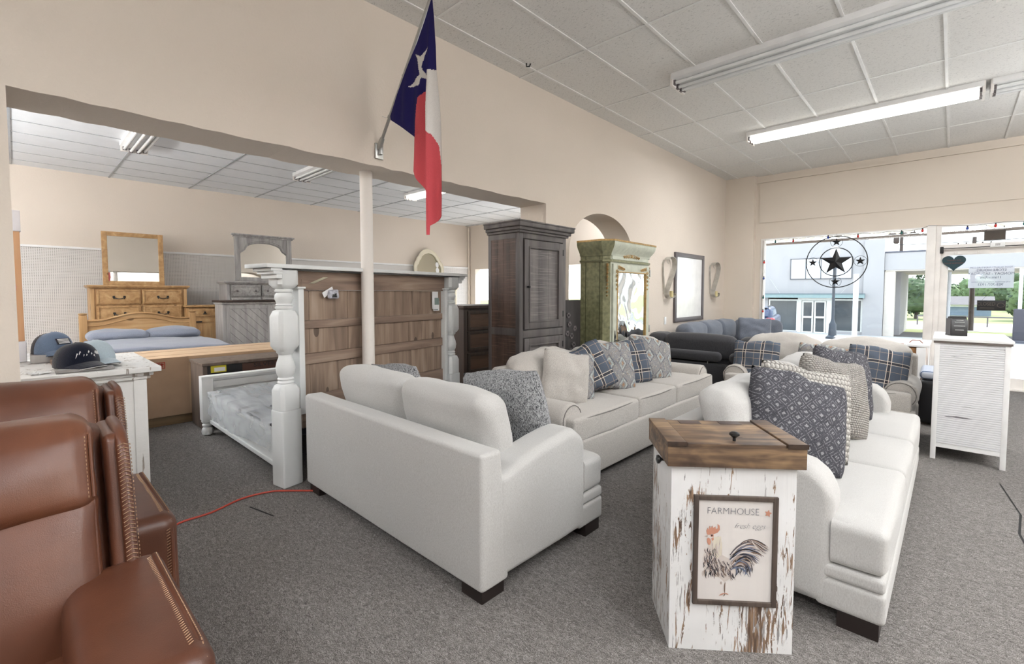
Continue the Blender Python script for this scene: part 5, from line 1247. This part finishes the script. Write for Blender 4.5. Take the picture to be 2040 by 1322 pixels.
t = th('heart_sign', 'dark teal heart sign with wording hanging on the glass door', 'sign', (0, 9.755, 1.86))
P = []
for k in range(40): a = 2*PI*k/40; P.append((.0083*16*math.sin(a)**3, .0082*(13*math.cos(a)-5*math.cos(2*a)-2*math.cos(3*a)-math.cos(4*a))))
B().prism(P, -.004, .004).obj('heart', paint('teal board', srgb(24, 58, 66), .5), t)
hm = paint('rust lettering', srgb(120, 76, 70), .7)
text('THANKS FOR', .026, hm, 'lettering', t, Matrix.Translation((0, -.006, .03)) @ STAND, .0006); text('YOUR SUPPORT', .03, hm, 'lettering', t, Matrix.Translation((0, -.006, -.015)) @ STAND, .0006)
B().tube([(0, 0, .1), (0, 0, .15)], .0015, 5).obj('string', METAL, t)
def film_():
    m = glass('frosted decal film', (.9, .92, .96)); n_ = m.node_tree; d = n_.nodes.new('ShaderNodeBsdfDiffuse'); d.inputs[0].default_value = (.85, .86, .9, 1); q = n_.nodes.new('ShaderNodeBsdfTranslucent'); q.inputs[0].default_value = (.9, .9, .95, 1)
    a = n_.nodes.new('ShaderNodeMixShader'); c = n_.nodes.new('ShaderNodeMixShader'); x = n_.nodes['Mix Shader']; o = n_.nodes['Material Output']
    n_.links.new(d.outputs[0], a.inputs[1]); n_.links.new(q.outputs[0], a.inputs[2]); c.inputs[0].default_value = .42
    n_.links.new(x.outputs[0], c.inputs[1]); n_.links.new(a.outputs[0], c.inputs[2]); n_.links.new(c.outputs[0], o.inputs[0]); return m
t = th('hours_decal', 'clear decal with mirrored store hours on the glass door', 'decal', (.4, 9.792, 1.63))
B().box(-.235, .235, -.001, .001, -.16, .16).obj('film', film_(), t)
dm = paint('grey decal letters', srgb(84, 88, 104), .6)
Mx = Matrix.Rotation(PI, 4, 'Z')
for s, z, sz, xs in (('TEXAS QUALITY FURNITURE.COM', .14, .034, .84), ('STORE HOURS:', .1, .052, .9), ('MONDAY - SATURDAY', .05, .054, .86), ('11am - 7pm', -.005, .05, .9), ('or by appointment, thank you for your business', -.07, .024, .86), ('903-707-1933', -.11, .052, .9)):
    text(s, sz, dm, 'lettering', t, Matrix.Translation((0, -.003, z)) @ Mx @ STAND, .0004, 0, xs)
t = th('closed_sign', 'black open and closed sign hanging in the glass door reading CLOSED', 'sign', (.42, 9.77, 1.215))
B().box(-.15, .145, -.004, .004, -.075, .075, .002).obj('board', BLACK, t)
cm = paint('dim lettering', srgb(92, 84, 78), .7)
text('CLOSED', .072, cm, 'lettering', t, Matrix.Translation((-.055, -.006, .02)) @ STAND, .0006, 0, .72)
b = B(); b.tube([(.095+.036*math.cos(2*PI*k/20), -.006, .005+.03*math.sin(2*PI*k/20)) for k in range(20)], .004, 5, closed=True); b.box(-.12, .03, -.006, -.0045, -.038, -.033); b.box(-.12, .03, -.006, -.0045, -.052, -.049); b.obj('clock_mark', cm, t)
b = B(); b.tube([(-.1, 0, .075), (0, .01, .22), (.1, 0, .075)], .0015, 5); b.obj('string', BLACK, t)
t = th('door_chime', 'small white electric door chime box on the door head', 'chime', (.45, 9.72, 2.09)); B().box(-.075, .075, -.02, .04, -.03, .04, .006).obj('body', WHITE, t); b = B()
for k in range(5): b.box(-.02+k*.01, -.016+k*.01, -.022, -.02, -.01, .02)
b.obj('grille', PEWTER, t)
t = th('table_chest', 'white low chest with a wooden front under the shop window', 'chest', (-.68, 8.0, 0))
B().box(-.45, .45, -.4, .4, .05, .72, .004).obj('body', wood('orange pine front', srgb(176, 120, 66), srgb(206, 152, 96), None, 0, 1), t); B().box(-.5, .5, -.44, .44, .735, .765, .004).obj('top', WHITE, t)
b = B(); b.box(.15, .26, -.442, -.38, .764, .768); b.tube([(.3, -.2, .766), (.33, -.2, .8), (.4, -.2, .8), (.43, -.2, .766)], .006, 6); b.obj('hinge', paint('rusty hinge', srgb(140, 84, 62), .5), t)
B().box(-.45, -.36, -.44, -.40, .0, .73, .003).obj('corner_post', WHITE, t); B().box(.38, .47, -.44, -.40, .0, .73, .003).obj('corner_post', WHITE, t)
t = th('storage_trunk', 'white side stand left of the door post', 'stand', (-.3, 8.75, 0)); t.name = 'stand'; B().box(-.09, .09, -.2, .2, 0, .66, .004).obj('body', WHITE, t); b = B(); b.box(-.05, -.03, -.215, -.2, .3, .5); b.obj('handle', METAL, t)
t = th('ottoman', 'black leather ottoman between the window loveseat and the white cabinet', 'ottoman', (-.02, 6.95, 0)); B().soft((0, 0, .25), (.42, .8, .46), .04, 3, 6).obj('body', paint('black leather', srgb(22, 22, 26), .4, bs=.3), t)
o = B().soft((-.02, 6.85, .53), (.42, .55, .09), .04, 4, 8, nz=.01).obj('striped_cushion', None); 
def stripe():
    t = T('blue ticking stripe'); t.col(t.mix(((t.y*36).fr()).lt(.35), srgb(206, 212, 224), srgb(104, 120, 150))).rough(.9); return t.m
o.data.materials.clear(); o.data.materials.append(stripe()); o['label'] = 'blue striped cushion lying on the black ottoman'; o['category'] = 'cushion'

# ------------------------------------------------------------------ outside
def ground(name, pts, m, **k): b = B(); b.poly(pts); return b.obj(name, m, None, kind='structure', **k)
ASPH = paint('pale asphalt', srgb(172, 170, 168), .95, var=.08, ns=1.5, bs=.3, bscale=40); CONC = paint('concrete walk', srgb(206, 203, 198), .9, var=.05, ns=3)
struct('trim_20', B().box(-14, 12, 9.95, 12.2, -.3, -.02), CONC)
ground('ground_slope', [(-40, 12.2, -.06), (40, 12.2, -.06), (40, 36, -1.2), (-40, 36, -1.2)], ASPH)
ground('ground_far', [(-120, 36, -1.2), (160, 36, -1.2), (160, 250, -1.2), (-120, 250, -1.2)], paint('dry grass', srgb(112, 120, 74), .95, var=.15, ns=.6))
ground('trim_21', [(-60, 44, -1.19), (90, 44, -1.19), (90, 56, -1.19), (-60, 56, -1.19)], paint('pale road', srgb(160, 156, 154), .95))
ground('trim_22', [(-60, 36, -1.19), (90, 36, -1.19), (90, 40.5, -1.19), (-60, 40.5, -1.19)], paint('parking apron', srgb(110, 108, 107), .95))
# corrugated awning
def awning():
    t = th('awning', 'corrugated metal awning over the shop front outside', 'awning', (0, 0, 0))
    b = B(); n = 150; x0, x1 = -5, 6; A_ = []
    for i in range(n+1):
        x = x0+(x1-x0)*i/n; z = (.03 if i % 2 else -.03); A_.append((x, z))
    for (xa, za), (xb, zb) in zip(A_, A_[1:]):
        b.poly([(xa, 9.96, 2.53+za), (xb, 9.96, 2.53+zb), (xb, 10.82, 2.465+zb), (xa, 10.82, 2.465+za)]); b.poly([(xa, 9.96, 2.535+za), (xa, 10.82, 2.47+za), (xb, 10.82, 2.47+zb), (xb, 9.96, 2.535+zb)])
    b.obj('corrugated_sheet', paint('galvanised white sheet', srgb(220, 214, 204), .6), t, smooth=0)
    B().box(-5, 6, 10.8, 10.86, 2.385, 2.432).obj('front_beam', paint('grey beam', srgb(128, 120, 118), .7), t)
awning()
t = th('hanging_sign', 'dark board hanging under the awning outside the door', 'sign', (.46, 10.7, 2.33)); B().box(-.12, .12, -.02, .02, -.09, .06, .003).obj('board', wood('dark sign board', srgb(40, 34, 32), srgb(62, 52, 48), None, 0, 1), t)
b = B(); b.tube([(-.1, 0, .06), (-.1, 0, .16)], .004); b.tube([(.1, 0, .06), (.1, 0, .16)], .004); b.obj('hook', BLACK, t)
def shop():
    t = th('building', 'pale grey shop building across the street with teal fascia and glass doors', 'building', (0, 35, 0))
    wm = paint('pale grey stucco', srgb(160, 158, 158), .85, var=.03, ns=1)
    b = B(); b.box(-16, -9.1, 0, 9, -1.25, 4.7); b.box(-9.1, -3.9, 0, 9, 1.25, 4.7); b.box(-9.1, -7.33, .02, .3, -1.25, -1.1); b.box(-5.45, -3.9, .02, .3, -1.25, -.98); b.box(-3.9, -2.95, -.15, 9, -1.3, 4.55); b.box(-9.1, -3.9, 2.5, 2.6, -1.25, 1.3); b.obj('wall', wm, t)
    b = B(); b.box(-9.6, -3.8, -.5, .05, 1.08, 1.3); b.obj('fascia', paint('faded teal metal', srgb(128, 148, 148), .7), t)
    b = B(); b.box(-9.6, -3.8, -.52, .05, 1.3, 1.36); b.obj('gutter', paint('slate edge', srgb(96, 110, 116), .7), t)
    cr = paint('pale cream frame', srgb(214, 214, 208), .6)
    dk = paint('dark shop glass', srgb(70, 74, 76), .12, spec=.6, var=.2, ns=.6)
    for x0, x1, z0, z1 in ((-9.0, -7.37, -1.1, .91), (-5.4, -3.98, -.98, .95)):
        f = B(); panel_frame(f, x0-.06, x1+.06, z0-.06, z1+.06, .03, .09, .12, 0); wo = f.obj('window', cr, t); B().box(x0, x1, .1, .12, z0, z1).obj('pane', dk, wo)
    f = B(); f.box(-7.33, -7.12, .0, .2, -1.2, 1.1); f.box(-5.75, -5.48, .0, .2, -1.2, 1.1); f.box(-7.12, -5.75, .0, .2, .9, 1.1); f.obj('door_frame', cr, t)
    for x0, x1 in ((-7.1, -6.46), (-6.42, -5.78)):
        f = B(); panel_frame(f, x0, x1, -1.18, .88, .05, .09, .06, 0); do = f.obj('door', cr, t); B().box(x0+.08, x1-.08, .09, .1, -1.1, .8).obj('pane', dk, do); f = B(); f.box(x0+.05, x1-.05, -.02, .05, -.22, -.1, .01); f.obj('push_bar', FRAMEW, do)
    f = B(); 
    for x in (-7.78, -6.93, -6.1, -5.3, -4.5): f.box(x-.025, x+.025, -.06, 0, 2.3, 3.6)
    f.box(-7.8, -4.48, -.06, 0, 2.27, 2.32); f.box(-7.8, -4.48, -.06, 0, 3.56, 3.61); so = f.obj('sign_frame', paint('dark sign frame', srgb(92, 92, 96), .6), t); B().box(-7.76, -4.52, -.03, -.005, 2.31, 3.57).obj('blank_sign', paint('blank white sign', srgb(232, 236, 240), .6), so)
    b = B(); b.tube([(-9.0, -.05, 2.35), (-8.3, -.3, 1.35)], .012, 5); b.tube([(-4.3, -.05, 2.3), (-5.0, -.3, 1.35)], .012, 5); b.obj('stay_rod', METAL, t)
shop()
def portico():
    t = th('canopy', 'flat white drive-through canopy beside the shop across the street', 'canopy', (0, 35, 0)); wm = paint('white canopy panel', srgb(160, 158, 158), .8, var=.02)
    b = B(); b.box(-2.94, 9, .0, 9, 2.72, 3.72); b.obj('fascia', wm, t); B().box(-2.94, 9, -.03, 9, 3.72, 3.8).obj('cap', paint('dark coping', srgb(74, 76, 88), .7), t)
    B().box(-2.9, 9, .05, 8.9, 2.66, 2.718).obj('soffit', paint('beige soffit', srgb(206, 198, 186), .8), t)
    b = B(); b.box(-2.93, -2.45, .1, .6, -1.25, 2.66); b.obj('pillar', paint('beige pillar', srgb(200, 192, 182), .8), t); b = B(); b.box(-2.6, -2.3, 2.0, 8.5, -1.25, 2.66); b.obj('side_wall', wm, t)
    b = B(); b.soft((1.4, 2, 2.62), (.5, 1, .06), .02, 2, 2); b.obj('soffit_lamp', BLACK, t)
    for x in (.2, 3.3): pass
    b = B(); b.tube([(-.15, 4, -1.2), (-.15, 4, 2.66)], .09, 10); b.obj('post', paint('white post', srgb(216, 218, 222), .6), t)
portico()
t = th('street_lamp', 'dark cast street lamp post with a white globe in front of the shop', 'street lamp', (-3.9, 25.3, -.72))
B().lathe([(.26, 0), (.26, .12), (.16, .2), (.14, .7), (.09, .8), (.06, .95), (.05, 3.6), (.09, 3.65), (.06, 3.7)], (0, 0, 0), 16).obj('post', paint('dark teal iron', srgb(52, 58, 66), .5), t); B().soft((0, 0, 3.95), (.36, .36, .5), .17, 4, 2).obj('globe', WHITE, t)
o = B().tube([(-4.1, 33.6, -1.1), (-4.1, 33.6, 2.5)], .13, 4).obj('bollard_post', WHITE); o['label'] = 'plain white square post standing at the right end of the shop front'; o['category'] = 'post'
def car():
    t = th('car', 'grey blue estate car parked outside at the left edge of the window', 'car', (-7.0, 25.2, -.69), R(-80))
    pm = paint('slate blue car paint', srgb(62, 70, 92), .3, .3, .05); gm = paint('car glass', srgb(70, 84, 110), .1); 
    def shape(p):
        if p.z > .85: k = (p.z-.85)/.6; p.y *= 1-.12*k; p.x = p.x*(1-.18*k)+.12*k
        return p
    # length along x, rear towards +x
    b = B(); b.soft((0, 0, .62), (4.4, 1.75, .7), .14, 4, 8, crown=(.05, .02, 0)); b.soft((.45, 0, 1.12), (3.0, 1.6, .62), .16, 4, 8, fn=shape); b.obj('body', pm, t)
    b = B(); b.soft((.45, 0, 1.17), (2.75, 1.64, .36), .1, 3, 8, fn=shape); b.soft((1.93, 0, 1.16), (.1, 1.25, .34), .04, 2, 4); b.obj('window', gm, t)
    b = B(); b.box(.2, 1.9, -.62, -.58, 1.46, 1.5); b.box(.2, 1.9, .58, .62, 1.46, 1.5); b.box(1.7, 1.95, -.55, .55, 1.38, 1.42, .01); b.obj('roof_rail', BLACK, t)
    for s in (-1, 1):
        b = B(); b.soft((2.08, s*.72, .86), (.3, .34, .2), .06, 3, 3); b.obj('tail_light', paint('red lens', srgb(206, 50, 56), .2), t)
    b = B(); b.soft((2.1, 0, .42), (.3, 1.7, .26), .08, 3, 4); b.obj('bumper', paint('dark bumper', srgb(74, 74, 80), .5), t)
    B().box(2.235, 2.25, -.26, .26, .66, .8).obj('plate', WHITE, t)
    for x in (-1.4, 1.3):
        for s in (-1, 1): b = B(); b.tube([(x, s*.62, .33), (x, s*.88, .33)], .33, 24); wo = b.obj('wheel', paint('tyre', srgb(34, 34, 36), .8), t); B().tube([(x, s*.87, .33), (x, s*.892, .33)], .2, 16).obj('hub', METAL, wo)
car()
LEAFM = [paint(n_, c, .8, var=.3, ns=3) for n_, c in (('fresh leaf', srgb(92, 112, 74)), ('mid leaf', srgb(72, 90, 62)), ('dark leaf', srgb(54, 72, 52)))]
def tree(label, x, y, r, h, seed, mat):
    t = th('tree', label, 'tree', (x, y, -1.2), 0, 'trees beyond the road'); rr = random.Random(seed)
    b = B(); b.tube([(0, 0, 0), (.1, 0, h*.4), (0, 0, h*.7)], [.18, .14, .06], 8); b.obj('trunk', DKBROWN, t)
    b = B()
    for k in range(900):
        u = Vector((rr.gauss(0, 1), rr.gauss(0, 1), rr.gauss(0, 1))).normalized(); q = u*(rr.uniform(.55, 1.0)); n1 = 1+.3*noise.noise(u*2.2+Vector((seed, 0, 0)))
        c = Vector((q.x*r*n1, q.y*r*n1, h*.55+q.z*h*.48*n1)); s = rr.uniform(.1, .24); a = Vector((rr.gauss(0, 1), rr.gauss(0, 1), rr.gauss(0, 1))).normalized()*s; e = a.cross(Vector((rr.gauss(0, 1), rr.gauss(0, 1), rr.gauss(0, 1)))).normalized()*s*.7
        b.poly([c-a, c+e, c+a, c-e], k % 3)
    b.soft((0, 0, h*.55), (r*1.5, r*1.5, h*.75), r*.5, 4, 6, nz=r*.2, nsc=.8, seed=seed)
    b.obj('crown', mat, t, smooth=0)
tl = ['leafy tree seen left of the door mullion, first beyond the canopy', 'pale tree beyond the road just behind the heart sign', 'round tree beyond the road, left of the utility pole', 'tall tree beyond the road right of the utility pole', 'broad tree above the closed sign', 'light green tree at the right edge of the door view', 'dark tree behind the low houses', 'tree farthest right beyond the door']
for i, (x, y, r, h) in enumerate([(-2.6, 62, 2.0, 5.4), (-.9, 88, 2.3, 5.0), (-5.0, 96, 3.2, 6.2), (2.4, 96, 2.9, 6.4), (5.4, 108, 3.6, 8.2), (5.0, 64, 1.8, 5.0), (8.6, 96, 3.2, 7), (9.2, 70, 2.5, 5.6)]): tree(tl[i], x, y, r*.85, h*.8, i+1, LEAFM if i % 2 else [LEAFM[1], LEAFM[2], LEAFM[1]])
t = th('house', 'long low grey house with a dark roof beyond the road', 'house', (1.0, 74, -1.2)); B().box(-3, 2.2, 0, 4, 0, 1.3).obj('wall', paint('grey blue siding', srgb(120, 134, 150), .8), t); b = B(); b.prism([(-.5, 1.25), (4.5, 1.25), (2, 2.2)], -3.3, 2.5, 'yz'); b.obj('roof', paint('weathered roof', srgb(92, 88, 90), .9), t, smooth=0); B().box(-2.6, 2.0, -.05, .0, 1.0, 1.25).obj('fascia', WHITE, t)
def pole(label, x, y, h, arms=True, m=DKBROWN):
    t = th('utility_pole', label, 'utility pole', (x, y, -1.2), 0, 'utility poles'); B().tube([(0, 0, 0), (0, 0, h)], [.16, .11], 8).obj('pole', m, t)
    if arms: b = B(); b.box(-.9, .9, -.06, .06, h-.6, h-.48); [b.tube([(s, 0, h-.48), (s, 0, h-.34)], .05, 6) for s in (-.8, -.4, .4, .8)]; b.soft((-.35, 0, h-1.1), (.4, .4, .6), .15, 3, 2); b.obj('cross_arm', m, t)
pole('dark utility pole with a cross arm seen through the glass door', .98, 45, 6.4); pole('dark utility pole above the canopy left of the mullion', -3.3, 52, 8.2)
b = B()
for k, z in enumerate((3.6, 3.2, 4.9)): b.tube([(-40, 45, z+1.2), (-10, 45, z+.1), (.98, 45, z), (12, 45, z+.15), (40, 45, z+1.2)], .022, 5)
o = b.obj('overhead_wire', BLACK); o['label'] = 'thin overhead wires running past the utility pole beyond the canopy'; o['category'] = 'wires'
t = th('fuel_pump', 'dark pump-like column on a base at the right edge of the door view', 'pump', (2.45, 34, -1.1)); B().box(-.2, .25, -.2, .2, 0, 1.7, .04).obj('body', paint('charcoal pump', srgb(64, 62, 70), .6), t); B().box(-.4, .5, -.35, .35, 0, .14, .02).obj('base', paint('pump base', srgb(84, 84, 92), .8), t); B().tube([(.0, 0, 1.7), (.0, 0, 3.7)], .07, 8).obj('post', WHITE, t)
b = B(); b.tube([(-2, 50.3, -.45), (14, 50.3, -.45)], .06, 6); [b.tube([(x, 50.3, -1.2), (x, 50.3, -.4)], .05, 6) for x in range(-2, 15, 4)]
o = b.obj('guard_rail', PEWTER); o['label'] = 'low dark rail along the lot beyond the canopy'; o['category'] = 'rail'
